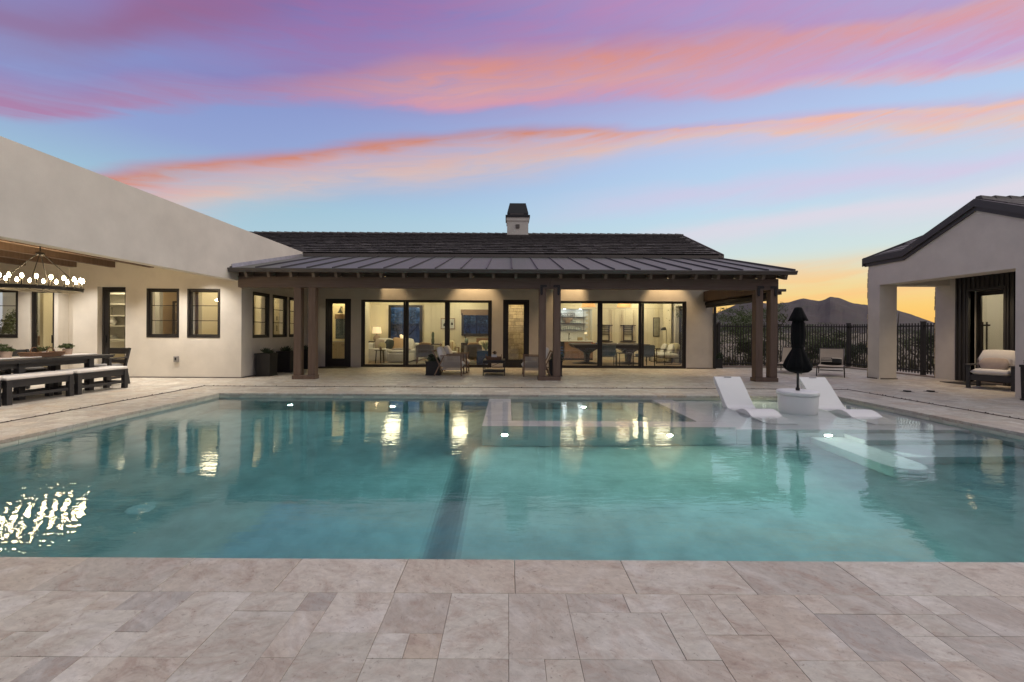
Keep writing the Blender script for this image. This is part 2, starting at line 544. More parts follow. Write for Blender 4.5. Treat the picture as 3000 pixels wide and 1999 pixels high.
PLAST = mat('pool_plaster', (.44, .485, .47), .75, var=.22, vscale=3.0, coord='World', bump=.1, bscale=80, detail=7)  # plaster mottle, strengthened in the colour to stand in for ripple caustics
PLASTW = mat('pale_plaster', (.70, .68, .68), .7, var=.12, vscale=2.5, coord='World')
WTILE = mat('waterline_tile', (.62, .60, .50), .25, var=.10, vscale=8, rand=.12)
SLING = mat('tan_sling', (.40, .325, .255), .85, var=.06, vscale=3, stretch=(40, 1, 1), bump=.2, bscale=150)
DARKB = mat('charcoal_siding', (.030, .029, .030), .55, var=.12, vscale=2, stretch=(3, 3, .4))
WOODC = mat('ceiling_plank', (.26, .165, .095), .6, var=.22, vscale=2.5, stretch=(7, .5, 1), coord='World')
CREAM = mat('cream_interior', (.72, .66, .50), .85, var=.03, vscale=2)
WHITEW = mat('white_interior', (.74, .74, .68), .85, var=.03, vscale=2)
OAKF = mat('oak_floor', (.34, .24, .15), .5, var=.25, vscale=2, stretch=(8, .6, 1), coord='World')
CAB = mat('cream_cabinet', (.74, .68, .52), .5, var=.02, vscale=2)
CABW = mat('white_cabinet', (.76, .74, .68), .5, var=.02, vscale=2)
WALN = mat('walnut', (.26, .15, .085), .5, var=.2, vscale=3, stretch=(5, 5, .6))
DARKW = mat('dark_stained_wood', (.030, .022, .018), .45, var=.2, vscale=4)
STONE = mat('limestone', (.46, .39, .27), .9, var=.25, vscale=7, bump=1.0, bscale=18, rand=.22, bdist=.02)
MORTAR = mat('mortar', (.30, .25, .18), .95, var=.15, vscale=12)
TEAL = mat('teal_leather', (.10, .155, .165), .55, var=.12, vscale=6)
BLUEP = mat('blue_upholstery', (.015, .055, .18), .6, var=.15, vscale=5)
GREYT = mat('grey_tweed', (.20, .19, .20), .9, var=.1, vscale=30)
STONEW = mat('white_quartz', (.78, .77, .72), .3, var=.03, vscale=3)
TILEW = mat('white_glazed_tile', (.76, .78, .76), .22, var=.03, vscale=5, rand=.05)
GRASS = mat('desert_grass', (.085, .078, .040), .9, var=.4, vscale=4)
PALO = mat('palo_verde_leaf', (.062, .092, .020), .7, var=.4, vscale=3)
BUSHL = mat('creosote_leaf', (.036, .052, .014), .75, var=.4, vscale=3)
BARK = mat('bark', (.070, .058, .035), .85, var=.3, vscale=6)
DRAIN = mat('drain_slot', (.035, .022, .018), .8, var=.3, vscale=20)
MATF = mat('coir_mat', (.025, .022, .020), .95, var=.3, vscale=40, bump=.5, bscale=90)
LINEN = mat('linen_shade', (.80, .70, .50), .8, emit=(1.0, .74, .42), estr=.75, var=.1, vscale=8)
BURLAP = mat('woven_shade', (.62, .36, .16), .8, emit=(1.0, .50, .18), estr=.55, var=.25, vscale=14, stretch=(6, 6, .5))
def emission(name, c, s):
    m = bpy.data.materials.new(name)
    m.use_nodes = True
    t = m.node_tree
    t.nodes.remove(t.nodes['Principled BSDF'])
    em = t.nodes.new('ShaderNodeEmission')
    em.inputs[0].default_value = (*c, 1)
    em.inputs[1].default_value = s
    t.links.new(em.outputs[0], t.nodes['Material Output'].inputs[0])
    return m
BULB = emission('lit_bulb', (1.0, .74, .40), 150.0)
LED = emission('downlight_lens', (1.0, .72, .38), 6.0)
POOLL = emission('pool_lamp_lens', (.95, 1.0, .86), 2500.0)
POOLW = emission('pool_lamp_lens_dim', (.86, 1.0, .97), 450.0)
POOLG = emission('pool_lamp_lens_green', (1.0, 1.0, .66), 2600.0)

# ------------------------------------------------------------------ mesh builder and object helpers
OFF = {}
def off_of(p):
    return OFF.get(p.name, Vector((0, 0, 0)))
class MB:
    def __init__(s):
        s.v = []
        s.f = []
    def add(s, vs, fs):
        b = len(s.v)
        s.v += [tuple(v) for v in vs]
        s.f += [tuple(b + i for i in f) for f in fs]
        return s
    def box(s, x0, x1, y0, y1, z0, z1):
        return s.add([(x0, y0, z0), (x1, y0, z0), (x1, y1, z0), (x0, y1, z0), (x0, y0, z1), (x1, y0, z1), (x1, y1, z1), (x0, y1, z1)],
                     [(0, 3, 2, 1), (4, 5, 6, 7), (0, 1, 5, 4), (1, 2, 6, 5), (2, 3, 7, 6), (3, 0, 4, 7)])
    def hexa(s, lo, hi):
        """eight corners: lo and hi quads, both counter-clockwise seen from the hi side"""
        return s.add(list(lo) + list(hi), [(0, 3, 2, 1), (4, 5, 6, 7), (0, 1, 5, 4), (1, 2, 6, 5), (2, 3, 7, 6), (3, 0, 4, 7)])
    def bar(s, p, q, w, h=None, up=(0, 0, 1)):
        """a square bar from p to q"""
        h = h or w
        p, q = Vector(p), Vector(q)
        d = (q - p).normalized()
        u = Vector(up)
        if abs(d.dot(u)) > .95:
            u = Vector((0, 1, 0))
        a = d.cross(u).normalized() * (w / 2)
        b = a.cross(d).normalized() * (h / 2)
        return s.hexa([p - a - b, p + a - b, p + a + b, p - a + b], [q - a - b, q + a - b, q + a + b, q - a + b])
    def tube(s, pts, r, n=8, cap=True):
        pts = [Vector(p) for p in pts]
        rs = r if isinstance(r, (list, tuple)) else [r] * len(pts)
        base = len(s.v)
        prev = None
        for i, p in enumerate(pts):
            d = (pts[min(i + 1, len(pts) - 1)] - pts[max(i - 1, 0)]).normalized()
            if prev is None:
                a = d.cross(Vector((0, 0, 1)))
                if a.length < .05:
                    a = d.cross(Vector((1, 0, 0)))
            else:
                a = prev - d * prev.dot(d)
            a.normalize()
            prev = a
            b = d.cross(a)
            for k in range(n):
                t = 2 * math.pi * k / n
                s.v.append(tuple(p + (a * math.cos(t) + b * math.sin(t)) * rs[i]))
        for i in range(len(pts) - 1):
            for k in range(n):
                k2 = (k + 1) % n
                s.f.append((base + i * n + k, base + i * n + k2, base + (i + 1) * n + k2, base + (i + 1) * n + k))
        if cap:
            s.f.append(tuple(base + k for k in range(n))[::-1])
            s.f.append(tuple(base + (len(pts) - 1) * n + k for k in range(n)))
        return s
    def lathe(s, prof, c=(0, 0, 0), n=24, mod=None):
        """prof: (radius, z) from bottom to top"""
        base = len(s.v)
        for i, (r, z) in enumerate(prof):
            for k in range(n):
                t = 2 * math.pi * k / n
                rr = r * (mod(t, z, i) if mod else 1)
                s.v.append((c[0] + rr * math.cos(t), c[1] + rr * math.sin(t), c[2] + z))
        for i in range(len(prof) - 1):
            for k in range(n):
                k2 = (k + 1) % n
                s.f.append((base + i * n + k, base + i * n + k2, base + (i + 1) * n + k2, base + (i + 1) * n + k))
        s.f.append(tuple(base + k for k in range(n))[::-1])
        s.f.append(tuple(base + (len(prof) - 1) * n + k for k in range(n)))
        return s
    def prism(s, poly, axis, a, b):
        """poly in the two other axes, extruded along axis from a to b"""
        n = len(poly)
        def P(u, v, w):
            return {'x': (w, u, v), 'y': (u, w, v), 'z': (u, v, w)}[axis]
        base = len(s.v)
        s.v += [P(u, v, a) for u, v in poly] + [P(u, v, b) for u, v in poly]
        s.f += [tuple(base + i for i in range(n))[::-1], tuple(base + n + i for i in range(n))]
        for i in range(n):
            j = (i + 1) % n
            s.f.append((base + i, base + j, base + n + j, base + n + i))
        return s
    def pillow(s, c, w, d, h, rot=None, n=8, pw=.35):
        """a soft cushion: w x d footprint, h thick, centre c; rot a Matrix"""
        c = Vector(c)
        base = len(s.v)
        top, bot = {}, {}
        for i in range(n + 1):
            for j in range(n + 1):
                u, v = 2 * i / n - 1, 2 * j / n - 1
                u2 = math.copysign(abs(u) ** .85, u)
                v2 = math.copysign(abs(v) ** .85, v)
                k = max(0.0, (1 - u2 ** 4) * (1 - v2 ** 4)) ** pw
                for sg, dd in ((1, top), (-1, bot)):
                    if sg < 0 and (i in (0, n) or j in (0, n)):
                        dd[i, j] = top[i, j]
                        continue
                    p = Vector((u2 * w / 2 * (1 - .03 * (1 - k)), v2 * d / 2 * (1 - .03 * (1 - k)), sg * h / 2 * k))
                    if rot is not None:
                        p = rot @ p
                    dd[i, j] = len(s.v)
                    s.v.append(tuple(c + p))
        for i in range(n):
            for j in range(n):
                s.f.append((top[i, j], top[i + 1, j], top[i + 1, j + 1], top[i, j + 1]))
                s.f.append((bot[i, j], bot[i, j + 1], bot[i + 1, j + 1], bot[i + 1, j]))
        return s
    def sphere(s, c, r, n=10, sz=1.0):
        return s.lathe([(max(r * math.sin(math.pi * i / n), r * .02), -r * sz * math.cos(math.pi * i / n)) for i in range(n + 1)], c, max(8, n))
    def build(s, name, m, parent=None, smooth=False, bevel=0.0, seg=2, local=False):
        me = bpy.data.meshes.new(name)
        o = Vector((0, 0, 0)) if (parent is None or local) else off_of(parent)
        me.from_pydata([tuple(Vector(v) - o) for v in s.v], [], s.f)
        me.materials.append(m)
        if smooth:
            me.polygons.foreach_set('use_smooth', [True] * len(me.polygons))
        me.update()
        ob = bpy.data.objects.new(name, me)
        COL.objects.link(ob)
        if parent is not None:
            ob.parent = parent
            OFF[ob.name] = o
        if bevel:
            b = ob.modifiers.new('bevel', 'BEVEL')
            b.width = bevel
            b.segments = seg
            b.limit_method = 'ANGLE'
            b.angle_limit = R(40)
        return ob
def tag(o, label, cat, group=None):
    o['label'] = label
    o['category'] = cat
    if group:
        o['group'] = group
    return o
def struct(o, label=None):
    o['kind'] = 'structure'
    if label:
        o['label'] = label
    return o
def stuff(o):
    o['kind'] = 'stuff'
    return o
def thing(name, label, cat, loc=(0, 0, 0), rz=0.0, group=None):
    o = bpy.data.objects.new(name, None)
    o.empty_display_size = .1
    COL.objects.link(o)
    o.location = loc
    o.rotation_euler = (0, 0, rz)
    OFF[o.name] = Vector(loc)
    return tag(o, label, cat, group)
def dup(root, loc, rz, label, group=None):
    r = root.copy()
    COL.objects.link(r)
    r.location = loc
    r.rotation_euler = (0, 0, rz)
    r['label'] = label
    if group:
        r['group'] = group
    for ch in list(root.children):
        c = ch.copy()
        COL.objects.link(c)
        c.parent = r
        for g in list(ch.children):
            d = g.copy()
            COL.objects.link(d)
            d.parent = c
    return r
def copy_to(src, parent, loc):
    c = src.copy()
    COL.objects.link(c)
    c.parent = parent
    c.location = loc
    return c
def lamp(name, kind, loc, energy, col, parent=None, size=.05, spot=None, blend=.6, aim=None):
    d = bpy.data.lights.new(name, kind)
    d.energy = energy
    d.color = col
    if kind in ('POINT', 'SPOT'):
        d.shadow_soft_size = size
    if kind == 'SPOT':
        d.spot_size = spot
        d.spot_blend = blend
    if kind == 'AREA':
        d.size = size
    o = bpy.data.objects.new(name, d)
    COL.objects.link(o)
    o.location = Vector(loc) - (off_of(parent) if parent else Vector((0, 0, 0)))
    if aim is not None:
        o.rotation_euler = (-Vector(aim)).to_track_quat('Z', 'Y').to_euler()
    if parent:
        o.parent = parent
    return o
def wall_boxes(mb, axis, c0, c1, a0, a1, z0, z1, holes):
    """a wall slab with rectangular openings; axis 'y': runs along X, c is Y; axis 'x': runs along Y, c is X"""
    cuts = sorted({a0, a1, *[h[0] for h in holes], *[h[1] for h in holes]})
    cuts = [c for c in cuts if a0 <= c <= a1]
    for p, q in zip(cuts, cuts[1:]):
        zs = [(z0, z1)]
        for h in holes:
            if h[0] <= p and h[1] >= q:
                new = []
                for s0, s1 in zs:
                    if h[2] > s0:
                        new.append((s0, min(h[2], s1)))
                    if h[3] < s1:
                        new.append((max(h[3], s0), s1))
                zs = new
        for s0, s1 in zs:
            if s1 - s0 > 1e-4:
                if axis == 'y':
                    mb.box(p, q, c0, c1, s0, s1)
                else:
                    mb.box(c0, c1, p, q, s0, s1)
    return mb
def frame(mb, axis, c0, c1, a0, a1, z0, z1, w, wb=None, wt=None):
    wb = w if wb is None else wb
    wt = w if wt is None else wt
    parts = [(a0, a0 + w, z0, z1), (a1 - w, a1, z0, z1), (a0 + w, a1 - w, z0, z0 + wb), (a0 + w, a1 - w, z1 - wt, z1)]
    for p, q, s0, s1 in parts:
        if axis == 'y':
            mb.box(p, q, c0, c1, s0, s1)
        else:
            mb.box(c0, c1, p, q, s0, s1)
    return mb
def slab(mb, axis, c0, c1, a0, a1, z0, z1):
    return mb.box(a0, a1, c0, c1, z0, z1) if axis == 'y' else mb.box(c0, c1, a0, a1, z0, z1)
def window(parent, axis, c, dirn, a0, a1, z0, z1, munt=2, w=.055, name='window', vert=0):
    """window > pane, muntin; c is the wall's outer face, dirn points inwards"""
    f = MB()
    lo, hi = sorted((c - dirn * .012, c + dirn * .10))
    frame(f, axis, lo, hi, a0, a1, z0, z1, w)
    l2, h2 = sorted((c + dirn * .03, c + dirn * .085))
    frame(f, axis, l2, h2, a0 + w, a1 - w, z0 + w, z1 - w, .04)
    o = f.build(name, BRONZE, parent, bevel=.004)
    l3, h3 = sorted((c + dirn * .054, c + dirn * .060))
    i = w + .035
    slab(MB(), axis, l3, h3, a0 + i, a1 - i, z0 + i, z1 - i).build('pane', GLASS, o)
    l4, h4 = sorted((c + dirn * .042, c + dirn * .052))
    for k in range(munt):
        zz = z0 + w + (z1 - z0 - 2 * w) * (k + 1) / (munt + 1)
        slab(MB(), axis, l4, h4, a0 + w + .04, a1 - w - .04, zz - .009, zz + .009).build('muntin', BRONZE, o)
    for k in range(vert):
        aa = a0 + (a1 - a0) * (k + 1) / (vert + 1)
        slab(MB(), axis, l4, h4, aa - .03, aa + .03, z0 + w + .04, z1 - w - .04).build('muntin', BRONZE, o)
    return o
def glazed_door(parent, axis, c, dirn, a0, a1, z1, stile, bot, top, hinge=1, recess=.0):
    f = MB()
    cc = c + dirn * recess
    lo, hi = sorted((cc, cc + dirn * .08))
    frame(f, axis, lo, hi, a0, a1, .0, z1, .06, .03, .06)
    o = f.build('door', BRONZE, parent, bevel=.004)
    lf = MB()
    l2, h2 = sorted((cc + dirn * .02, cc + dirn * .065))
    frame(lf, axis, l2, h2, a0 + .06, a1 - .06, .03, z1 - .06, stile - .06, bot - .03, top - .06)
    lf.build('door_leaf', BRONZE, o, bevel=.004)
    l3, h3 = sorted((cc + dirn * .039, cc + dirn * .045))
    slab(MB(), axis, l3, h3, a0 + stile - .005, a1 - stile + .005, bot - .005, z1 - top + .005).build('pane', GLASS, o)
    hx = a0 + stile * .65 if hinge > 0 else a1 - stile * .65
    h = MB()
    l4, h4 = sorted((cc - dirn * .03, cc + dirn * .02))
    slab(h, axis, l4, h4, hx - .012, hx + .012, .95, 1.17)
    h.build('handle', BLACKM, o, bevel=.004)
    return o
# ------------------------------------------------------------------ ground, deck and pool
U = .1465
PX0, PX1, PY0, PY1 = -6.13, -6.13 - .61 + 94 * U + .305, 2.50, 2.50 - .61 + 49 * U + .305   # inner pool edges
PX1 = PX0 - .305 + 94 * U - .305
PY1 = PY0 - .305 + 49 * U - .305
CX0, CX1, CY0, CY1 = PX0 - .305, PX1 + .305, PY0 - .305, PY1 + .305                        # outer coping edges
ZW = -.08
XL, YF = -7.40, 11.84        # dining wing: wall plane along the pool, frontal wall
YH = 15.70                   # main house wall
XR = 10.85                   # pool house gable plane

g = MB()
for x0, x1, y0, y1 in ((-4000, CX0, -3000, 6000), (CX1, 4000, -3000, 6000), (CX0, CX1, -3000, CY0), (CX0, CX1, CY1, 6000)):
    g.add([(x0, y0, -.10), (x1, y0, -.10), (x1, y1, -.10), (x0, y1, -.10)], [(0, 1, 2, 3)])
struct(g.build('ground', mat('desert_ground', (.20, .155, .115), .95, var=.3, vscale=.35, bump=.4, bscale=8, coord='World', col2=(.13, .115, .07))), 'desert ground reaching to the hills')

d = MB()
for x0, x1, y0, y1 in ((-16, CX0 + .2, -3, 16.35), (CX1 - .2, 15, -3, 16.35), (CX0 + .2, CX1 - .2, -3, CY0 + .2), (CX0 + .2, CX1 - .2, CY1 - .2, 16.35)):
    d.box(x0, x1, y0, y1, -.09, -.016)
deck = struct(d.build('pool_deck', mat('bedding_sand', (.27, .215, .165), .95, var=.3, vscale=30)), 'travertine pool deck laid in a random pattern of pale stones')

def paver_mb(w, h, t=.03, ch=.0011):
    m = MB()
    a = ch
    lo = [(0, 0, -t), (w, 0, -t), (w, h, -t), (0, h, -t)]
    mid = [(0, 0, -a), (w, 0, -a), (w, h, -a), (0, h, -a)]
    top = [(a, a, 0), (w - a, a, 0), (w - a, h - a, 0), (a, h - a, 0)]
    m.add(lo + mid + top, [(0, 1, 5, 4), (1, 2, 6, 5), (2, 3, 7, 6), (3, 0, 4, 7), (4, 5, 9, 8), (5, 6, 10, 9), (6, 7, 11, 10), (7, 4, 8, 11), (8, 9, 10, 11)])
    return m
GAP = .0016
NX0, NX1 = -int((CX0 + 15.6) / U), int((14.0 - CX0) / U)
NY0, NY1 = -int((CY0 - .2) / U), int((16.3 - CY0) / U)
free = {}
for j in range(NY0, NY1):
    for i in range(NX0, NX1):
        x, y = CX0 + (i + .5) * U, CY0 + (j + .5) * U
        ok = not (0 <= i < 94 and 0 <= j < 49)
        if y > YH - .02 and XL < x < 7.55:
            ok = False
        if x < XL and y > YF:
            ok = False
        if x < -12.1 and y > 11.5:
            ok = False
        free[i, j] = ok
prnd = random.Random(21)
tiles = []
SIZES = [(2, 2), (2, 2), (3, 2), (2, 2), (1, 1), (2, 1), (1, 2), (2, 1), (1, 1), (2, 1), (2, 3), (1, 1), (1, 1)]
order = list(range(NY0, 0))[::-1] + list(range(0, NY1))
for j in order:
    dj = -1 if j < 0 else 1
    for i in range(NX0, NX1):
        if not free[i, j]:
            continue
        opts = SIZES[:]
        prnd.shuffle(opts)
        for w, h in opts + [(1, 1)]:
            cells = [(i + a, j + dj * b) for a in range(w) for b in range(h)]
            if all(free.get(c) for c in cells):
                break
        for c in cells:
            free[c] = False
        tiles.append((i, j if dj > 0 else j - h + 1, w, h))
def tpos(t):
    return CX0 + t[0] * U, CY0 + t[1] * U
def shown(t):
    x, y = tpos(t)
    cx_, cy_ = x + t[2] * U / 2, y + t[3] * U / 2
    if cy_ < 1.45 or abs(cx_) / cy_ > 1.3:
        return 0
    return t[2] * t[3] / cy_ ** 3
tiles.sort(key=lambda t: -shown(t))
meshes = {}
for k, t in enumerate(tiles[:300]):
    w, h = t[2], t[3]
    if (w, h) not in meshes:
        o = paver_mb(w * U - GAP, h * U - GAP).build('paver', TRAV, deck)
        meshes[w, h] = o
    else:
        o = meshes[w, h].copy()
        COL.objects.link(o)
    x, y = tpos(t)
    o.location = (x + GAP / 2, y + GAP / 2, prnd.uniform(-.0012, .0008))
    o.rotation_euler = (prnd.gauss(0, .0012), prnd.gauss(0, .0012), prnd.gauss(0, .0008))
rest = MB()
tone = []
for t in tiles[300:]:
    x, y = tpos(t)
    z = prnd.uniform(-.0012, .0008)
    m = paver_mb(t[2] * U - GAP, t[3] * U - GAP)
    v = prnd.random()
    tone += [v] * len(m.f)
    rest.add([(a + x + GAP / 2, b + y + GAP / 2, c + z) for a, b, c in m.v], m.f)
ro = stuff(rest.build('paving', TRAV_A, deck))
at = ro.data.attributes.new('tone', 'FLOAT', 'FACE')
at.data.foreach_set('value', tone)

# coping stones round the pool, a slight nose over the water
def coping(x0, x1, y0, y1):
    m = MB().box(x0 + GAP / 2, x1 - GAP / 2, y0 + GAP / 2, y1 - GAP / 2, -.048, prnd.uniform(-.0005, .001))
    o = m.build('coping_stone', TRAV, deck, bevel=.005, seg=2)
NOSE = .022
n = 22
xs = [CX0 + (CX1 - CX0) * k / n for k in range(n + 1)]
shift = .22
xs = [CX0] + [x + shift for x in xs[:-1]] + [CX1]
for a, b in zip(xs, xs[1:]):
    coping(a, b, CY0, PY0 + NOSE)
    coping(a, b, PY1 - NOSE, CY1)
n = 10
ys = [PY0 + NOSE + (PY1 - PY0 - 2 * NOSE) * k / n for k in range(n + 1)]
for a, b in zip(ys, ys[1:]):
    coping(CX0, PX0 + NOSE, a, b)
    coping(PX1 - NOSE, CX1, a, b)

# slot drain: a dark line that runs round the deck
dr = MB()
DX0, DX1, DY1 = PX0 - 1.12, PX1 + 1.10, PY1 + 1.12
for x0, x1, y0, y1 in ((DX0, DX0 + .058, -2, DY1), (DX1 - .058, DX1, -2, DY1), (DX0 + .058, DX1 - .058, DY1 - .058, DY1)):
    dr.box(x0, x1, y0, y1, -.02, .0045)
dr.build('drain_channel', DRAIN, deck)
gr = MB()
for k in range(260):
    s = prnd.random()
    if s < .5:
        x, y = prnd.uniform(DX0, DX1), DY1 - .019 + prnd.gauss(0, .022)
    else:
        x, y = (DX0 + .019 if s < .75 else DX1 - .019) + prnd.gauss(0, .022), prnd.uniform(3, DY1)
    r = prnd.uniform(.004, .011)
    gr.sphere((x, y, .004 + r * .5), r, 4)
stuff(gr.build('drain_grit', DRAIN, deck))

# pool basin
pb = MB()
def q4(a, b, c, d_):
    pb.add([a, b, c, d_], [(0, 1, 2, 3)])
ZS, ZD, XS, XD = -1.22, -1.62, -.40, -.84
TOPZ = -.048
q4((XS, PY0, ZS), (PX1, PY0, ZS), (PX1, PY1, ZS), (XS, PY1, ZS))
NSL = 10
for k in range(NSL):
    fa, fb = k / NSL, (k + 1) / NSL
    sa, sb2 = fa * fa * (3 - 2 * fa), fb * fb * (3 - 2 * fb)
    q4((XD + (XS - XD) * fa, PY0, ZD + (ZS - ZD) * sa), (XD + (XS - XD) * fb, PY0, ZD + (ZS - ZD) * sb2), (XD + (XS - XD) * fb, PY1, ZD + (ZS - ZD) * sb2), (XD + (XS - XD) * fa, PY1, ZD + (ZS - ZD) * sa))
q4((PX0, PY0, ZD), (XD, PY0, ZD), (XD, PY1, ZD), (PX0, PY1, ZD))
q4((PX0, PY1, -1.7), (PX1, PY1, -1.7), (PX1, PY1, TOPZ), (PX0, PY1, TOPZ))
q4((PX1, PY0, -1.7), (PX0, PY0, -1.7), (PX0, PY0, TOPZ), (PX1, PY0, TOPZ))
q4((PX0, PY0, -1.7), (PX0, PY1, -1.7), (PX0, PY1, TOPZ), (PX0, PY0, TOPZ))
q4((PX1, PY1, -1.7), (PX1, PY0, -1.7), (PX1, PY0, TOPZ), (PX1, PY1, TOPZ))
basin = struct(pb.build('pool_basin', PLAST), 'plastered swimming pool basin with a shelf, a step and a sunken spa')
# sunken spa (its rim just under the water), tanning shelf along the far right and right side, one step
sp = MB()
SX0, SX1, SY0 = -.39, 3.48, 6.48
IX0, IX1, IY0 = .07, 3.05, 6.88
RZ = -.145
YB = PY1 - .002
sp.box(SX0, SX1, SY0, IY0, -1.21, RZ)
sp.box(SX0, IX0, IY0, YB, -1.21, RZ)
sp.box(IX1, SX1, IY0, YB, -1.21, RZ)
sp.build('spa_wall', PLASTW, basin, bevel=.015)
sb = MB()
sb.box(IX0 + .002, IX0 + .42, IY0 + .002, YB, -1.20, -.58)
sb.box(IX1 - .62, IX1 - .002, IY0 + .002, YB, -1.20, -.50)
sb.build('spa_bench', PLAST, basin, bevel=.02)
sh = MB()
sh.box(SX1 + .002, PX1 - .002, SY0, YB, -1.21, -.30)
sh.build('tanning_shelf', PLASTW, basin, bevel=.015)
for ya_, yb_, zt_ in ((6.08, SY0 - .002, -.56), (5.52, 6.078, -.86)):
    MB().box(5.10, PX1 - .002, ya_, yb_, -1.215, zt_).build('stair', PLASTW, basin, bevel=.015)
st = MB()
pts = [(4.60, 6.475), (5.095, 6.475), (5.095, 5.25)] + [(4.85 + .245 * math.cos(R(a)), 5.25 + .25 * math.sin(R(a))) for a in (-30, -60, -90, -120, -150)] + [(4.60, 5.25)]
st.prism(pts[::-1], 'z', -1.21, -.80)
st.build('pool_step', PLASTW, basin, bevel=.02)
# waterline tiles
wt_ = MB().box(0, .1465 - .003, 0, .006, 0, .14).build('waterline_tile', WTILE, basin)
first = True
def wtile(x, y, rz):
    global first
    o = wt_ if first else wt_.copy()
    if not first:
        COL.objects.link(o)
    first = False
    o.location = (x, y, -.190)
    o.rotation_euler = (0, 0, rz)
nwx = 60
wsx = (PX1 - PX0) / nwx
wt_.data.transform(Matrix.Diagonal((wsx / U, 1, 1, 1)))
for k in range(nwx):
    wtile(PX0 + k * wsx, PY1 - .0075, 0)
nwy = 30
for k in range(nwy):
    wtile(PX0 + .0075, PY0 + k * (PY1 - PY0) / nwy, R(90))
    wtile(PX1 - .0075, PY0 + (k + 1) * (PY1 - PY0) / nwy, R(-90))
# floor drain covers and returns
for x, y in ((.95, 7.35), (2.05, 7.35)):
    MB().lathe([(.12, 0), (.12, .012), (.09, .02)], (x, y, -1.215), 20).build('drain_cover', mat('aqua_plastic', (.12, .30, .34), .5), basin)
for x, y in ((-3.93, 4.57), (-4.20, 5.64)):
    MB().lathe([(.13, 0), (.13, .012), (.10, .022)], (x, y, ZD + .002), 24).build('drain_cover', WHITEP, basin)
# the water: a closed body that fills the basin
wb = MB().box(PX0 - .012, PX1 + .012, PY0 - .012, PY1 + .012, -1.75, ZW)
struct(wb.build('water', water_mat()), 'clear teal pool water, lightly rippled')

def pool_light(x, y, z, axis, label, lens, r=.040):
    """a round underwater lamp in a wall that faces the viewer"""
    t = thing('pool_light', label, 'pool light', (x, y, z), 0, 'underwater lamps in the pool walls')
    m = MB()
    prof = [(r * 1.45, 0), (r * 1.45, .014), (r * 1.08, .026), (r * 1.08, .008)]
    m.lathe([(a, b) for a, b in prof], (0, 0, 0), 24)
    m.v = [(a + x, y - c, z + b) for a, b, c in m.v]
    m.build('bezel', mat('lamp_bezel', (.55, .57, .57), .3, metal=.6), t)
    m = MB().lathe([(r, 0), (r, .016)], (0, 0, 0), 24)
    m.v = [(a + x, y - .012 - c, z + b) for a, b, c in m.v]
    m.build('lens', lens, t)
pool_light(-4.60, PY1, -1.02, 'y', 'white underwater lamp in the far pool wall, the one nearest the dining wing', POOLW)
pool_light(-2.44, PY1, -1.05, 'y', 'white underwater lamp in the far pool wall, midway between its corner and the spa', POOLW)
pool_light(1.62, PY1, -1.0, 'y', 'underwater lamp glowing inside the sunken spa', POOLW)
pool_light(5.10, PY1, -.215, 'y', 'small underwater lamp behind the white drum table, between the two white chaises', POOLG, .022)
pool_light(-.04, SY0, -.64, 'y', 'bright white underwater lamp in the spa wall by its corner', POOLL)
pool_light(2.46, SY0, -.64, 'y', 'bright yellowish underwater lamp in the spa wall in front of the spa', POOLG)
pool_light(4.86, SY0, -.69, 'y', 'underwater lamp that rakes the pool step below the shelf', emission('pool_lamp_lens_bright', (1.0, 1.0, .80), 6000.0), .045)

# ------------------------------------------------------------------ mountain, fence and desert planting
def ridge(a):
    """skyline height over distance against the azimuth tangent"""
    pts = [(-3, .012), (-.5, .015), (.2, .018), (.36, .026), (.484, .0425), (.51, .052), (.534, .0622), (.56, .0655), (.585, .0685), (.61, .0668), (.633, .0667), (.655, .070),
           (.677, .0751), (.697, .0784), (.71, .0765), (.7276, .0734), (.743, .0765), (.753, .0837), (.758, .0838), (.7786, .0799), (.795, .074), (.814, .0690), (.845, .0648),
           (.88, .060), (.911, .054), (.952, .042), (1.003, .0249), (1.05, .019), (1.4, .016), (3, .012)]
    for (p, u), (q, v) in zip(pts, pts[1:]):
        if p <= a <= q:
            t = (a - p) / (q - p)
            return u + (v - u) * t
    return .012
from mathutils import noise as mn
mt = MB()
NA, NB = 420, 26
for j in range(NB):
    tj = j / (NB - 1)
    for i in range(NA):
        a = -.9 + 2.4 * i / (NA - 1)
        y = 1500 + 1700 * tj
        hprof = ridge(a) * 2600
        bump = math.sin(min(1.0, tj / .66) * math.pi / 2) ** 1.25 if tj < .66 else max(0, 1 - (tj - .66) / .34) ** 1.2
        nn = mn.fractal(Vector((a * 14, tj * 3.2, .3)), .9, 2.1, 6)
        n2 = mn.fractal(Vector((a * 60, tj * 9, 4.3)), .8, 2.0, 5)
        z = hprof * bump * (1 + .30 * nn * (1 - tj / .66 if tj < .66 else .3)) + n2 * 2.6 * bump - 1
        mt.v.append((a * y, y, z))
for j in range(NB - 1):
    for i in range(NA - 1):
        mt.f.append((j * NA + i, j * NA + i + 1, (j + 1) * NA + i + 1, (j + 1) * NA + i))
struct(mt.build('mountain', mat('mountain_rock', (.066, .050, .050), .95, var=.38, vscale=.008, coord='World', col2=(.038, .036, .030), detail=10), smooth=False), 'bare desert mountain under the sunset sky')

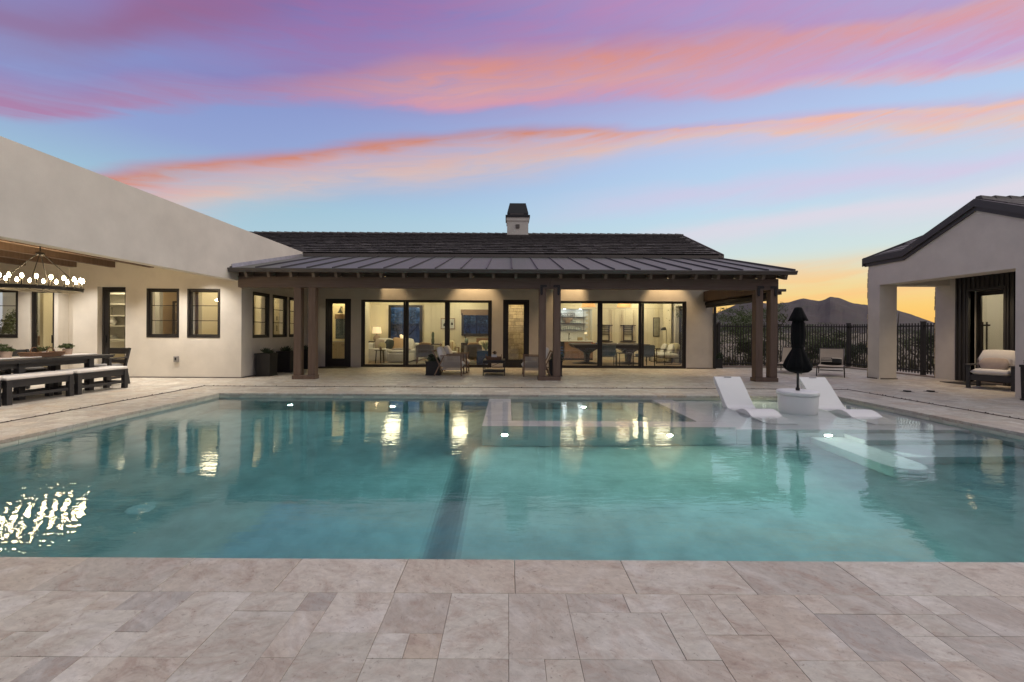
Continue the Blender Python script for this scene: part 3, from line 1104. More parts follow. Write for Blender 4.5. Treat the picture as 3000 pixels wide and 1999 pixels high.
fence = thing('fence', 'dark metal picket fence behind the loungers, between the porch and the pool house', 'fence', (10.4, 16.4, 0))
pk = MB().box(-.0125, .0125, -.0125, .0125, .07, 1.67).build('picket', FENCEM, fence, local=True)
FX0, FX1, FY, FY0 = 7.72, 13.10, 16.40, 11.6
def picket(x, y, src=[pk, True]):
    if src[1]:
        src[1] = False
        o = pk
    else:
        o = pk.copy()
        COL.objects.link(o)
    o.location = (x - 10.4, y - 16.4, 0)
posts = [8.10, 9.52, 11.35, FX1]
x = FX0
while x < FX1 - .06:
    if all(abs(x - p) > .07 for p in posts):
        picket(x, FY)
    x += .1025
yposts = [14.62, 13.45, 12.2]
y = FY - .12
while y > FY0:
    if all(abs(y - p) > .07 for p in yposts):
        picket(FX1, y)
    y -= .1025
for z in (1.555, .135):
    MB().box(FX0 - .05, FX1, FY - .022, FY + .022, z, z + .045).build('rail', FENCEM, fence)
    MB().box(FX1 - .022, FX1 + .022, FY0, FY - .03, z, z + .045).build('rail', FENCEM, fence)
for p in posts:
    MB().box(p - .05, p + .05, FY - .05, FY + .05, 0, 1.70).box(p - .056, p + .056, FY - .056, FY + .056, 1.70, 1.725).build('post', FENCEM, fence)
for p in yposts:
    MB().box(FX1 - .05, FX1 + .05, p - .05, p + .05, 0, 1.70).box(FX1 - .056, FX1 + .056, p - .056, p + .056, 1.70, 1.725).build('post', FENCEM, fence)
struct(MB().box(7.6, 13.3, 16.33, 16.52, -.09, .055).box(12.98, 13.3, 11.0, 16.33, -.09, .03).build('kerb', mat('kerb_concrete', (.30, .24, .20), .9, var=.15, vscale=4)), 'low kerb under the picket fence')

def leaf_cloud(m, c, rad, n, size, rn, shell=.35, flat=1.0, clumps=14):
    """small leaf faces gathered in clumps inside an ellipsoid"""
    cl = []
    for _ in range(clumps):
        while True:
            p = Vector((rn.uniform(-1, 1), rn.uniform(-1, 1), rn.uniform(-1, 1)))
            if shell < p.length < 1:
                break
        cl.append(Vector((p.x * rad[0], p.y * rad[1], p.z * rad[2])))
    for _ in range(n):
        k = rn.choice(cl)
        s = .33
        p = Vector(c) + k + Vector((rn.gauss(0, s * rad[0]) * .55, rn.gauss(0, s * rad[1]) * .55, rn.gauss(0, s * rad[2]) * .5))
        if p.z < .03:
            continue
        a = Vector((rn.gauss(0, 1), rn.gauss(0, 1), rn.gauss(0, .7))).normalized()
        b = a.cross(Vector((rn.gauss(0, 1), rn.gauss(0, 1), rn.gauss(0, 1)))).normalized()
        w = size * rn.uniform(.5, 1.3)
        m.add([p - a * w, p + b * w * .38, p + a * w, p - b * w * .38], [(0, 1, 2, 3)])
def desert_tree(x, y, h, w, label, seed, dens=1.0):
    rn = random.Random(seed)
    t = thing('palo_verde_tree', label, 'tree', (x, y, -.1), 0, 'desert trees beyond the fence')
    tr = MB()
    cr = MB()
    for k in range(rn.choice((3, 4, 5))):
        a = rn.uniform(0, 6.28)
        p0 = Vector((x + rn.uniform(-.08, .08), y + rn.uniform(-.08, .08), -.12))
        p1 = p0 + Vector((math.cos(a) * w * .18, math.sin(a) * w * .18, h * .34))
        p2 = p1 + Vector((math.cos(a + .4) * w * .26, math.sin(a + .4) * w * .26, h * .30))
        p3 = p2 + Vector((math.cos(a - .3) * w * .22, math.sin(a - .3) * w * .22, h * .24))
        tr.tube([p0, p1, p2, p3], [.055 * h / 3, .042 * h / 3, .026 * h / 3, .010 * h / 3], 6)
        for q in range(4):
            b = rn.uniform(0, 6.28)
            s = p1.lerp(p3, rn.random())
            e_ = s + Vector((math.cos(b) * w * .28, math.sin(b) * w * .28, h * rn.uniform(.06, .26)))
            tr.tube([s, s.lerp(e_, .5) + Vector((0, 0, .05)), e_], [.016, .011, .005], 5)
            leaf_cloud(cr, e_, (w * .22, w * .22, h * .14), int(320 * dens), .045 * h / 3, rn, .1, clumps=6)
    leaf_cloud(cr, (x, y, h * .66), (w * .5, w * .5, h * .34), int(3400 * dens), .045 * h / 3, rn, .25, clumps=20)
    tr.build('trunk', BARK, t)
    cr.build('crown', PALO, t)
def bush(x, y, h, w, label, seed, m=None):
    rn = random.Random(seed)
    t = thing('desert_bush', label, 'bush', (x, y, -.1), 0, 'desert bushes beyond the fence')
    st_, lf = MB(), MB()
    for k in range(9):
        a = rn.uniform(0, 6.28)
        e_ = Vector((x + math.cos(a) * w * .4, y + math.sin(a) * w * .4, h * rn.uniform(.6, .95)))
        st_.tube([(x, y, -.12), Vector((x, y, -.1)).lerp(e_, .55) + Vector((0, 0, .08)), e_], [.018, .012, .004], 5)
    leaf_cloud(lf, (x, y, h * .52), (w * .5, w * .5, h * .46), 2600, .05, rn, .2, clumps=16)
    st_.build('stem', BARK, t)
    lf.build('leaves', m or BUSHL, t)
desert_tree(9.6, 19.2, 2.35, 2.6, 'bushy green desert tree right behind the fence, framed by the porch posts', 3, 1.2)
desert_tree(11.9, 20.5, 2.55, 2.4, 'loose pale green desert tree beyond the fence, beside the big porch posts', 5)
desert_tree(13.2, 23.0, 2.0, 2.4, 'low desert tree beyond the fence, behind the folded umbrella', 8)
desert_tree(17.2, 24.5, 1.7, 2.8, 'low spreading desert tree beyond the fence, behind the lounger with the pillow', 11)
desert_tree(20.4, 27.0, 1.75, 3.0, 'dark low desert tree far beyond the fence, close to the pool house pier', 14)
desert_tree(16.9, 17.2, 1.6, 1.8, 'small desert tree seen through the pool house porch', 17)
for k, (x, y, h, w, lb) in enumerate([
        (10.2, 17.9, 1.1, 1.3, 'round dark bush close behind the fence at the porch opening'),
        (12.6, 18.2, .9, 1.2, 'dark bush close behind the fence, behind the folded umbrella'),
        (14.6, 18.9, .85, 1.3, 'dark bush behind the fence and the lounger with the pillow'),
        (16.4, 20.4, 1.1, 1.5, 'olive bush behind the corner of the fence'),
        (15.4, 15.2, 1.25, 1.4, 'bush behind the side fence in the pool house opening'),
        (15.9, 13.9, 1.35, 1.2, 'upright bush behind the side fence, close to the pool house wall'),
        (8.6, 18.4, 1.2, 1.3, 'dark bush behind the fence beside the house wall'),
        (19.5, 25.5, 1.2, 2.0, 'wide bush far behind the fence'),
        (22.5, 32, 1.5, 2.6, 'pale bush at the foot of the slope beyond the fence')]):
    bush(x, y, h, w, lb, 40 + k)
# ocotillo whose bare stems show above the side fence
t = thing('ocotillo', 'thin ocotillo with curved bare stems above the side fence', 'plant', (16.2, 17.9, -.1))
for k, (dx_, h) in enumerate(((-.30, 2.30), (.26, 2.25), (-.12, 1.9), (.12, 1.95))):
    MB().tube([(16.2, 17.9, -.12), (16.2 + dx_ * .25, 17.9, h * .45), (16.2 + dx_ * .85, 17.9 + .05 * k, h * .8), (16.2 + dx_, 17.9 + .05 * k, h)], [.028, .024, .020, .008], 6).build('stem', BARK, t)
gm = MB()
rn = random.Random(5)
for _ in range(5200):
    y = 16.8 + rn.random() ** 1.6 * 26
    x = rn.uniform(.42 * y, 1.32 * y)
    h = rn.uniform(.08, .34)
    a = rn.uniform(0, 6.28)
    w = rn.uniform(.02, .05)
    gm.add([(x - w * math.cos(a), y - w * math.sin(a), -.1), (x + w * math.cos(a), y + w * math.sin(a), -.1), (x + rn.gauss(0, .07), y + rn.gauss(0, .07), -.1 + h)], [(0, 1, 2)])
stuff(gm.build('grass', GRASS))['label'] = 'dry desert grass and scrub beyond the fence'
# ------------------------------------------------------------------ main house
house = thing('house', 'long low house with a dark tiled roof and a metal porch roof on timber posts', 'house', (0, YH, 0))
HX1 = 7.55
ROOFZ0, ROOFY0, RIDGEY, RIDGEZ = 4.12, 15.40, 19.05, 5.66
SL = (RIDGEZ - ROOFZ0) / (RIDGEY - ROOFY0)
D1 = (-6.72, -5.78)
S1 = (-5.40, -.60)
D2 = (-.18, .78)
S2 = (1.76, 6.56)
w = MB()
wall_boxes(w, 'y', YH, YH + .25, XL + .002, HX1, -.02, 3.98, [(D1[0], D1[1], -.02, 2.50), (S1[0], S1[1], -.02, 2.47), (D2[0], D2[1], -.02, 2.50), (S2[0], S2[1], -.02, 2.47)])
w.build('wall', STUCCO, house)
w = MB()   # right flank and rear
w.box(HX1 - .25, HX1, YH + .25, 17.3, -.02, 4.05)
w.box(HX1 - .25, HX1, 17.3, 18.6, 2.45, 4.05)
w.box(HX1 - .25, HX1, 18.6, 20.6, -.02, 4.05)
w.prism([(YH + .3, 4.05), (20.6, 4.05), (20.6, 5.0), (RIDGEY, RIDGEZ - .12), (YH + .3, 4.2)], 'x', HX1 - .25, HX1 - .01)
w.build('wall', STUCCO, house)
bx = MB()
wall_boxes(bx, 'y', 20.5, 20.7, -6.8, -3.88, 0, 3.1, [(-5.72, -4.12, .1, 2.56)])
wall_boxes(bx, 'y', 20.0, 20.2, -3.88, -.30, 0, 3.1, [(-2.17, -.75, 1.12, 2.32)])
bx.box(-3.90, -3.88, 20.0, 20.5, 0, 3.1)
bx.box(-6.8, -6.6, 17.15, 20.5, 0, 3.1)
bx.box(-5.72, -5.60, YH + .25, 17.0, 0, 3.1)
bx.box(-8.2, -5.60, 17.0, 17.15, 0, 3.1)
bx.box(-.42, -.30, YH + .25, 20.0, 0, 3.1)
bx.box(.90, 1.02, YH + .25, 20.0, 0, 3.1)
bx.build('interior_wall', CREAM, house)
bx = MB()
wall_boxes(bx, 'y', 20.0, 20.15, 1.02, 7.30, 0, 3.1, [(1.02, 3.95, 0, 2.41)])
bx.box(3.95, 4.05, 20.15, 20.65, 0, 2.41)
bx.box(1.02, 3.95, 20.60, 20.70, 0, 2.41)
bx.box(1.02, 3.95, 20.15, 20.60, 2.41, 2.5)
bx.build('interior_wall', CREAM, house)
MB().box(XL + .02, HX1 - .26, YH + .02, 20.7, -.015, .012).build('interior_floor', OAKF, house)
MB().box(-8.2, HX1 - .27, YH + .26, 20.7, 3.1, 3.2).build('interior_ceiling', WHITEW, house)
# board joints on the rear walls
bj = MB()
for x in [-3.6 + .22 * k for k in range(7)] + [-.72 + .1 * k for k in range(3)]:
    bj.box(x, x + .012, 19.992, 19.9995, .12, 3.08)
for x in [4.2 + .26 * k for k in range(12)]:
    bj.box(x, x + .012, 19.992, 19.9995, .12, 2.42)
bj.box(4.07, 7.28, 19.985, 19.9985, 2.42, 2.45)
bj.box(-3.86, -.44, 19.98, 19.9985, .012, .12)
bj.box(4.07, 7.28, 19.98, 19.9985, .012, .12)
stuff(bj.build('wall_boards', mat('cream_board', (.62, .56, .42), .85), house))

def slider(x0, x1):
    f = MB()
    frame(f, 'y', YH - .01, YH + .12, x0, x1, .0, 2.47, .055, .035, .055)
    o = f.build('sliding_door', BRONZE, house, bevel=.004)
    w_ = (x1 - x0 - .11) / 3
    for k in range(3):
        a = x0 + .055 + k * w_
        y = YH + (.02, .055, .02)[k]
        lf = MB()
        frame(lf, 'y', y, y + .033, a, a + w_, .037, 2.413, .115 if k == 1 else .075, .055, .03)
        if k == 1:
            pass
        lf.build('door_leaf', BRONZE, o, bevel=.003)
        MB().box(a + .07, a + w_ - .07, y + .013, y + .019, .09, 2.385).build('pane', GLASS, o)
slider(*S1)
slider(*S2)
glazed_door(house, 'y', YH, 1, D1[0], D1[1], 2.50, .24, .30, .18)
glazed_door(house, 'y', YH, 1, D2[0], D2[1], 2.50, .20, .30, .19)
# base flashing line
MB().box(HX1 - .97, HX1 - .002, YH - .012, YH - .001, -.015, .03).box(-.58, D2[0] - .01, YH - .012, YH - .001, -.015, .03).box(D2[1] + .01, S2[0] - .01, YH - .012, YH - .001, -.015, .03).build('weep_screed', FASCIA, house)

# tiled roof
rf = MB()
RX0, RX1 = -13.0, 7.72
rf.add([(RX0, ROOFY0, ROOFZ0), (RX1, ROOFY0, ROOFZ0), (RX1, RIDGEY, RIDGEZ), (RX0, RIDGEY, RIDGEZ), (RX0, ROOFY0, ROOFZ0 - .14), (RX1, ROOFY0, ROOFZ0 - .14), (RX1, RIDGEY, RIDGEZ - .14), (RX0, RIDGEY, RIDGEZ - .14)],
       [(0, 1, 2, 3), (4, 7, 6, 5), (0, 4, 5, 1), (1, 5, 6, 2), (3, 2, 6, 7), (0, 3, 7, 4)])
rf.add([(RX0, RIDGEY, RIDGEZ), (RX1, RIDGEY, RIDGEZ), (RX1, 22.7, ROOFZ0), (RX0, 22.7, ROOFZ0), (RX1, RIDGEY, RIDGEZ - .14), (RX1, 22.7, ROOFZ0 - .14)], [(0, 1, 2, 3), (1, 4, 5, 2)])
roof = rf.build('roof', ROOFM, house)
TW, NR = .335, 13
rise = math.hypot(RIDGEY - ROOFY0, RIDGEZ - ROOFZ0) / NR
ang = math.atan(SL)
def tile_mb():
    m = MB()
    L_, t = rise + .05, .034
    m.hexa([(0.003, 0, .045), (TW - .003, 0, .045), (TW - .003, L_, -.016), (.003, L_, -.016)], [(0.003, 0, .045 + t), (TW - .003, 0, .045 + t), (TW - .003, L_, -.016 + t), (.003, L_, -.016 + t)])
    return m
trnd = random.Random(4)
ncol = int((RX1 - RX0) / TW)
allt = []
for r in range(NR):
    y, z = ROOFY0 - .035 + math.cos(ang) * rise * r, ROOFZ0 - .015 + math.sin(ang) * rise * r
    for c in range(ncol + 1):
        x = RX0 + c * TW + (TW / 2 if r % 2 else 0) - .1
        if x + TW > RX1 + .03 or x < -12.9:
            continue
        allt.append((x, y + trnd.gauss(0, .006), z + trnd.gauss(0, .002), r))
vis = [t for t in allt if t[0] > -8.3 + .55 * -(t[3] / NR) * 6]
vis.sort(key=lambda t: (t[3], t[0]))
vis = vis[:300]
vset = set(vis)
tp = tile_mb().build('roof_tile', ROOFT, house, local=True)
tp.data.transform(Matrix.Rotation(ang, 4, 'X'))
for k, t in enumerate(vis):
    o = tp if k == 0 else tp.copy()
    if k:
        COL.objects.link(o)
    o.location = (t[0], t[1] - YH, t[2])
    o.rotation_euler = (trnd.gauss(0, .008), trnd.gauss(0, .004), 0)
rest = MB()
base = tile_mb()
M3 = Matrix.Rotation(ang, 3, 'X')
for t in allt:
    if t not in vset:
        rest.add([M3 @ Vector(v) + Vector(t[:3]) for v in base.v], base.f)
stuff(rest.build('roof_tiles', ROOFM, house))
rc = MB()
x = RX0
k = 0
while x < RX1 - .1:
    rc.hexa([(x, RIDGEY - .11, RIDGEZ - .04), (x + .36, RIDGEY - .11, RIDGEZ - .055), (x + .36, RIDGEY + .11, RIDGEZ - .055), (x, RIDGEY + .11, RIDGEZ - .04)],
            [(x, RIDGEY - .05, RIDGEZ + .075), (x + .36, RIDGEY - .05, RIDGEZ + .045), (x + .36, RIDGEY + .05, RIDGEZ + .045), (x, RIDGEY + .05, RIDGEZ + .075)])
    x += .335
rc.build('ridge_cap', ROOFM, roof)
MB().box(RX0, RX1, ROOFY0 - .055, ROOFY0 - .03, ROOFZ0 - .125, ROOFZ0 - .012).build('fascia', FASCIA, roof)
bg_ = MB()
bg_.hexa([(RX1, ROOFY0 - .05, ROOFZ0 - .15), (RX1 + .045, ROOFY0 - .05, ROOFZ0 - .15), (RX1 + .045, RIDGEY, RIDGEZ - .15), (RX1, RIDGEY, RIDGEZ - .15)],
         [(RX1, ROOFY0 - .05, ROOFZ0 + .03), (RX1 + .045, ROOFY0 - .05, ROOFZ0 + .03), (RX1 + .045, RIDGEY, RIDGEZ + .035), (RX1, RIDGEY, RIDGEZ + .035)])
bg_.build('barge_board', FASCIA, roof)
# chimney
ch = MB()
CH0, CH1, CHY = -.06, .86, 18.48
ch.box(CH0, CH1, CHY, CHY + .95, 4.9, 6.12)
ch.build('chimney', STUCCO, house)
chm = house.children[-1]
MB().box(CH0 - .03, CH1 + .03, CHY - .03, CHY + .98, 6.12, 6.27).build('chimney_band', STUCCO, chm, bevel=.006)
MB().box(CH0 - .02, CH1 + .02, CHY - .02, CHY + .97, 5.33, 5.52).build('flashing', FASCIA, chm)
MB().box(CH0 - .07, CH1 + .07, CHY - .06, CHY + 1.0, 6.275, 6.37).build('cap_base', BLACKM, chm, bevel=.005)
cp = MB()
cp.box(CH0 + .0, CH1 - .0, CHY + .02, CHY + .93, 6.37, 6.47)
lo_ = [(CH0, CHY + .02, 6.47), (CH1, CHY + .02, 6.47), (CH1, CHY + .93, 6.47), (CH0, CHY + .93, 6.47)]
hi_ = [(CH0 + .11, CHY + .14, 6.93), (CH1 - .11, CHY + .14, 6.93), (CH1 - .11, CHY + .81, 6.93), (CH0 + .11, CHY + .81, 6.93)]
cp.hexa(lo_, hi_)
cp.build('chimney_cap', BLACKM, chm)
MB().box(CH0 + .13, CH1 - .21, CHY + .012, CHY + .03, 6.40, 6.45).build('slot', GUTTER, chm)
MB().box(CH0 + .37, CH0 + .54, CHY - .04, CHY - .001, 5.80, 5.97).build('vent_hood', FASCIA, chm, bevel=.01)

# metal porch roof
EY, EZ, TY, TZ = 11.33, 2.985, 15.58, 4.045
psl = (TZ - EZ) / (TY - EY)
PXa, PXb = XL + .005, 7.60
def zp(y):
    return EZ + psl * (y - EY)
npan = 22
pw = (PXb - PXa) / npan
pan0 = None
for k in range(npan):
    if pan0 is None:
        m = MB()
        m.hexa([(0, EY, EZ - .008), (pw, EY, EZ - .008), (pw, TY, TZ - .008), (0, TY, TZ - .008)], [(0, EY, EZ), (pw, EY, EZ), (pw, TY, TZ), (0, TY, TZ)])
        for a in (.22, .44):
            m.hexa([(a, EY + .01, EZ), (a + .03, EY + .01, EZ), (a + .03, TY, TZ), (a, TY, TZ)], [(a + .008, EY + .01, EZ + .004), (a + .022, EY + .01, EZ + .004), (a + .022, TY, TZ + .004), (a + .008, TY, TZ + .004)])
        pan0 = m.build('roof_panel', SEAM, house)
        o = pan0
        s_ = MB()
        s_.hexa([(-.011, EY - .005, EZ - .004), (.011, EY - .005, EZ - .004), (.011, TY, TZ - .004), (-.011, TY, TZ - .004)], [(-.009, EY - .005, EZ + .042), (.009, EY - .005, EZ + .042), (.009, TY, TZ + .042), (-.009, TY, TZ + .042)])
        sm0 = s_.build('standing_seam', mat('seam_metal', (.085, .083, .086), .42, metal=.6), o)
    else:
        o = pan0.copy()
        COL.objects.link(o)
        c = sm0.copy()
        COL.objects.link(c)
        c.parent = o
    o.location = (PXa + k * pw, 0, 0)
MB().hexa([(PXb - .02, EY - .01, EZ - .06), (PXb + .03, EY - .01, EZ - .06), (PXb + .03, TY, TZ - .06), (PXb - .02, TY, TZ - .06)],
          [(PXb - .02, EY - .01, EZ + .05), (PXb + .03, EY - .01, EZ + .05), (PXb + .03, TY, TZ + .05), (PXb - .02, TY, TZ + .05)]).build('rake_trim', GUTTER, house)
gt = MB()
gt.prism([(EY - .10, EZ - .005), (EY - .105, EZ - .03), (EY - .085, EZ - .06), (EY - .07, EZ - .105), (EY + .02, EZ - .105), (EY + .02, EZ - .01), (EY - .005, EZ - .01), (EY - .005, EZ - .09), (EY - .06, EZ - .09), (EY - .085, EZ - .005)], 'x', PXa, PXb + .03)
gt.build('gutter', GUTTER, house)
fl = MB()
fl.hexa([(XL - .001, 11.4, zp(11.4) + .0), (XL + .03, 11.4, zp(11.4) + .0), (XL + .03, TY, TZ), (XL - .001, TY, TZ)],
        [(XL - .001, 11.4, zp(11.4) + .10), (XL + .012, 11.4, zp(11.4) + .10), (XL + .012, TY, TZ + .10), (XL - .001, TY, TZ + .10)])
fl.build('wall_flashing', mat('galvanised_flashing', (.42, .42, .43), .4, metal=.7, var=.2, vscale=6), house)
# soffit boards above the rafters, a separate board per bay
sf = MB()
sf.hexa([(PXa, EY + .02, EZ - .03), (PXb, EY + .02, EZ - .03), (PXb, YH - .002, zp(YH) - .03), (PXa, YH - .002, zp(YH) - .03)], [(PXa, EY + .02, EZ - .012), (PXb, EY + .02, EZ - .012), (PXb, YH - .002, zp(YH) - .012), (PXa, YH - .002, zp(YH) - .012)])
sf.build('soffit', mat('brown_soffit', (.105, .078, .060), .75, var=.15, vscale=3, coord='World'), house)
r0 = None
for k in range(25):
    x = -7.03 + k * .603
    if r0 is None:
        m = MB()
        m.hexa([(-.038, EY + .05, EZ - .10), (.038, EY + .05, EZ - .10), (.038, EY + .12, EZ - .165), (-.038, EY + .12, EZ - .165)][:0] or
               [(-.038, EY + .11, zp(EY + .11) - .25), (.038, EY + .11, zp(EY + .11) - .25), (.038, YH - .003, zp(YH) - .25), (-.038, YH - .003, zp(YH) - .25)],
               [(-.038, EY + .035, zp(EY + .035) - .033), (.038, EY + .035, zp(EY + .035) - .033), (.038, YH - .003, zp(YH) - .033), (-.038, YH - .003, zp(YH) - .033)])
        r0 = m.build('rafter', RAFT, house)
        o = r0
    else:
        o = r0.copy()
        COL.objects.link(o)
    o.location = (min(x, PXb - .05), 0, 0)
BY0, BY1 = 11.67, 11.88
BZ0, BZ1 = 2.51, 2.815
MB().box(XL + .003, 1.145, BY0, BY1, BZ0, BZ1).build('beam', TIMBER_H, house, bevel=.006)
MB().box(1.149, 7.40, BY0, BY1, BZ0, BZ1).build('beam', TIMBER_H, house, bevel=.006)
MB().box(7.19, 7.40, BY1 + .002, YH - .002, 2.47, 2.84).build('side_beam', TIMBER, house, bevel=.006)
bl_ = None
for k in range(24):
    xa_, xb_ = -7.03 + k * .603 + .042, -7.03 + (k + 1) * .603 - .042
    xb_ = min(xb_, 7.36)
    MB().box(xa_, xb_, BY0 + .05, BY0 + .09, BZ1 + .001, zp(BY0 + .05) - .035).build('blocking', TIMBER_H, house)
MB().box(PXa, -7.075, BY0 + .05, BY0 + .09, BZ1 + .001, zp(BY0 + .05) - .035).build('blocking', TIMBER_H, house)
# paired posts on one plinth, black steel angles at the top
def post_pair(xa, brackets):
    y0 = 11.675
    pr = MB().box(xa - .02, xa + .60, y0 - .04, y0 + .24, -.01, .105)
    o = pr.build('post_plinth', TIMBER, house, bevel=.006)
    for x in (xa, xa + .40):
        MB().box(x, x + .195, y0, y0 + .20, .107, BZ0 - .002).build('post', TIMBER, o, bevel=.007)
    if brackets:
        for x, s in ((xa + .03, 1), (xa + .565, -1)):
            b = MB()
            y1 = y0 - .020
            b.box(min(x, x + s * .15), max(x, x + s * .15), y1, y0 - .006, 2.545, 2.615)
            b.box(min(x, x + s * .07), max(x, x + s * .07), y1, y0 - .006, 2.37, 2.545)
            b.prism([(x + s * (.15 + .035 * math.sin(R(a))) if True else 0, 2.58 + .035 * math.cos(R(a))) for a in ((0, 45, 90, 135, 180) if s > 0 else (180, 135, 90, 45, 0))], 'y', y1, y0 - .006)
            b.prism([(x + s * .035 + .035 * math.cos(R(a)), 2.37 - .04 * math.sin(R(a))) for a in (0, 45, 90, 135, 180)], 'y', y1, y0 - .006)
            b.build('bracket', BLACKM, o)
            bl = MB()
            for bx_, bz_ in ((x + s * .12, 2.58), (x + s * .035, 2.40), (x + s * .035, 2.58)):
                bl.tube([(bx_, y1 + .002, bz_), (bx_, y1 - .012, bz_)], .014, 8)
            bl.build('bolts', BLACKM, o)
post_pair(-5.87, False)
post_pair(.85, True)
post_pair(6.79, True)
# roll-down screen at the porch's right side
MB().tube([(7.32, BY1 + .01, 2.385), (7.32, YH - .01, 2.385)], .083, 14).build('screen_roll', BRONZE, house, smooth=True)
MB().box(7.27, 7.37, BY1 + .02, YH - .02, 2.24, 2.30).build('screen_bar', BRONZE, house)
MB().box(7.556, 7.63, YH - .075, YH - .002, 0, 2.28).build('screen_track', BLACKM, house)
MB().box(7.42, 7.49, BY1 + .005, BY1 + .075, 0, 2.28).build('screen_track', BLACKM, house)
# side eave of the house beyond
MB().box(HX1 + .002, 9.75, 15.2, 15.35, 2.70, 2.86).build('side_eave', TIMBER_H, house)
MB().box(HX1 + .002, 9.85, 15.10, 15.19, 2.80, 2.89).build('side_gutter', GUTTER, house)
# porch downlights
for k, x in enumerate((-4.58, -1.22, 2.54, 5.78)):
    y = 15.28
    z = zp(y) - .035
    MB().lathe([(.055, -.012), (.055, 0)], (x, y, z), 16).build('downlight', LED, house)
    lamp('downlight_beam', 'SPOT', (x, y, z - .03), 230, (1.0, .68, .36), house, .03, R(84), .6, (0, .10, -1))
MB().box(-6.85, -5.70, 15.02, 15.62, .0005, .014).build('door_mat', MATF, None)
tag(bpy.data.objects['door_mat'], 'dark doormat in front of the narrow house door', 'doormat')

# ------------------------------------------------------------------ dining wing on the left
wing = thing('house_wing', 'pale stucco dining wing with a tall plain wall over an open dining porch', 'house', (XL, YF, 0))
HT = 4.135
w = MB()
wall_boxes(w, 'x', XL - .25, XL, YF + .002, YH + .25, -.02, HT, [(12.36, 13.22, 1.103, 2.455), (13.41, 14.27, 1.103, 2.455), (14.42, 15.28, 1.103, 2.455)])
w.build('wall', STUCCO, wing)
w = MB()
w.box(XL - .24, XL, 2.4, YF + .002, 2.69, HT)
w.build('header_wall', STUCCO, wing)
w = MB()
wall_boxes(w, 'y', YF, YF + .28, -12.19, XL - .0005, -.02, 3.50, [(-11.40, -10.62, -.02, 2.52), (-10.03, -9.13, 1.115, 2.475), (-8.90, -7.99, 1.115, 2.475)])
w.build('wall', STUCCO, wing)
w = MB()
w.box(-12.29, -12.192, 11.701, 11.839, -.02, 3.5)
wall_boxes(w, 'y', 11.56, 11.70, -16, -12.192, -.02, 3.50, [(-15.2, -13.28, 1.09, 2.42), (-12.95, -12.30, -.02, 2.40)])
w.build('wall', STUCCO, wing)
MB().box(-16.3, -16.0, 2.4, 12.1, -.02, 3.5).build('wall', STUCCO, wing)
MB().box(XL - .40, XL, 1.6, 2.398, -.02, HT).build('pier', STUCCO, wing)
MB().box(-16.2, XL - .37, 2.0, 17.0, HT - .06, HT - .03).build('wing_roof', mat('flat_roof', (.3, .28, .26), .9), wing)
MB().box(XL - .40, XL - .002, 1.6, YH + .2, HT + .0, HT + .012).build('coping_cap', STUCCO, wing)
cl0 = None
for k in range(56):
    x = -16 + k * .146
    if cl0 is None:
        cl0 = MB().box(0, .142, 2.4, YF - .002, 3.262, 3.282).build('ceiling_plank', WOODC, wing)
        o = cl0
    else:
        o = cl0.copy()
        COL.objects.link(o)
    o.location = (x - XL + XL - 0, 0, 0)
MB().box(-16, XL - .242, 2.4, YF, 3.284, 3.30).build('ceiling', WOODC, wing)
for x in (-15.3, -14.25, -13.15, -12.05, -10.98, -9.90, -8.84):
    MB().box(x - .075, x + .075, 2.4, YF - .003, 3.05, 3.26).build('ceiling_beam', TIMBER, wing, bevel=.006)
MB().box(XL - .30, XL - .242, 2.4, YF - .003, 2.72, 3.26).build('fascia_board', TIMBER, wing)
for a, b in ((-10.03, -9.13), (-8.90, -7.99)):
    window(wing, 'y', YF, 1, a, b, 1.115, 2.475)
window(wing, 'y', 11.56, 1, -15.2, -13.28, 1.09, 2.42, 2, vert=1)
for a, b in ((12.36, 13.22), (13.41, 14.27), (14.42, 15.28)):
    window(wing, 'x', XL, -1, a, b, 1.103, 2.455)
glazed_door(wing, 'y', YF, 1, -11.40, -10.62, 2.52, .165, .30, .14, recess=.14)
glazed_door(wing, 'y', 11.56, 1, -12.95, -12.30, 2.40, .10, .3, .08, hinge=-1, recess=.03)
MB().box(-10.55, XL - .002, YF - .012, YF - .001, -.012, .028).build('weep_screed', FASCIA, wing)
MB().box(XL + .001, XL + .012, YF + .01, YH - .01, -.012, .028).build('weep_screed', FASCIA, wing)
ou = MB().box(-9.25, -9.12, YF - .05, YF - .001, .44, .60)
oo = ou.build('outlet_cover', mat('outlet_grey', (.30, .29, .28), .4, metal=.3), None, bevel=.012)
tag(oo, 'small weatherproof outlet box low on the stucco wall below the windows', 'outlet')
MB().box(-9.205, -9.165, YF - .054, YF - .0505, .49, .56).build('outlet_window', BLACKM, oo)
# patio downlights: house lamps over the wall
for k, (x, y) in enumerate(((-11.45, 10.9), (-9.35, 10.9), (-8.2, 11.05), (-12.6, 10.6), (-14.2, 9.0), (-11.5, 7.4), (-8.3, 7.2), (-11.5, 4.6), (-8.3, 4.2))):
    MB().lathe([(.06, -.010), (.06, 0)], (x, y, 3.262), 16).build('downlight', LED, wing)
    lamp('downlight_beam', 'SPOT', (x, y, 3.24), 260 if y > 10 else 190, (1.0, .92, .84), wing, .05, R(104), .7, (0, .02, -1))
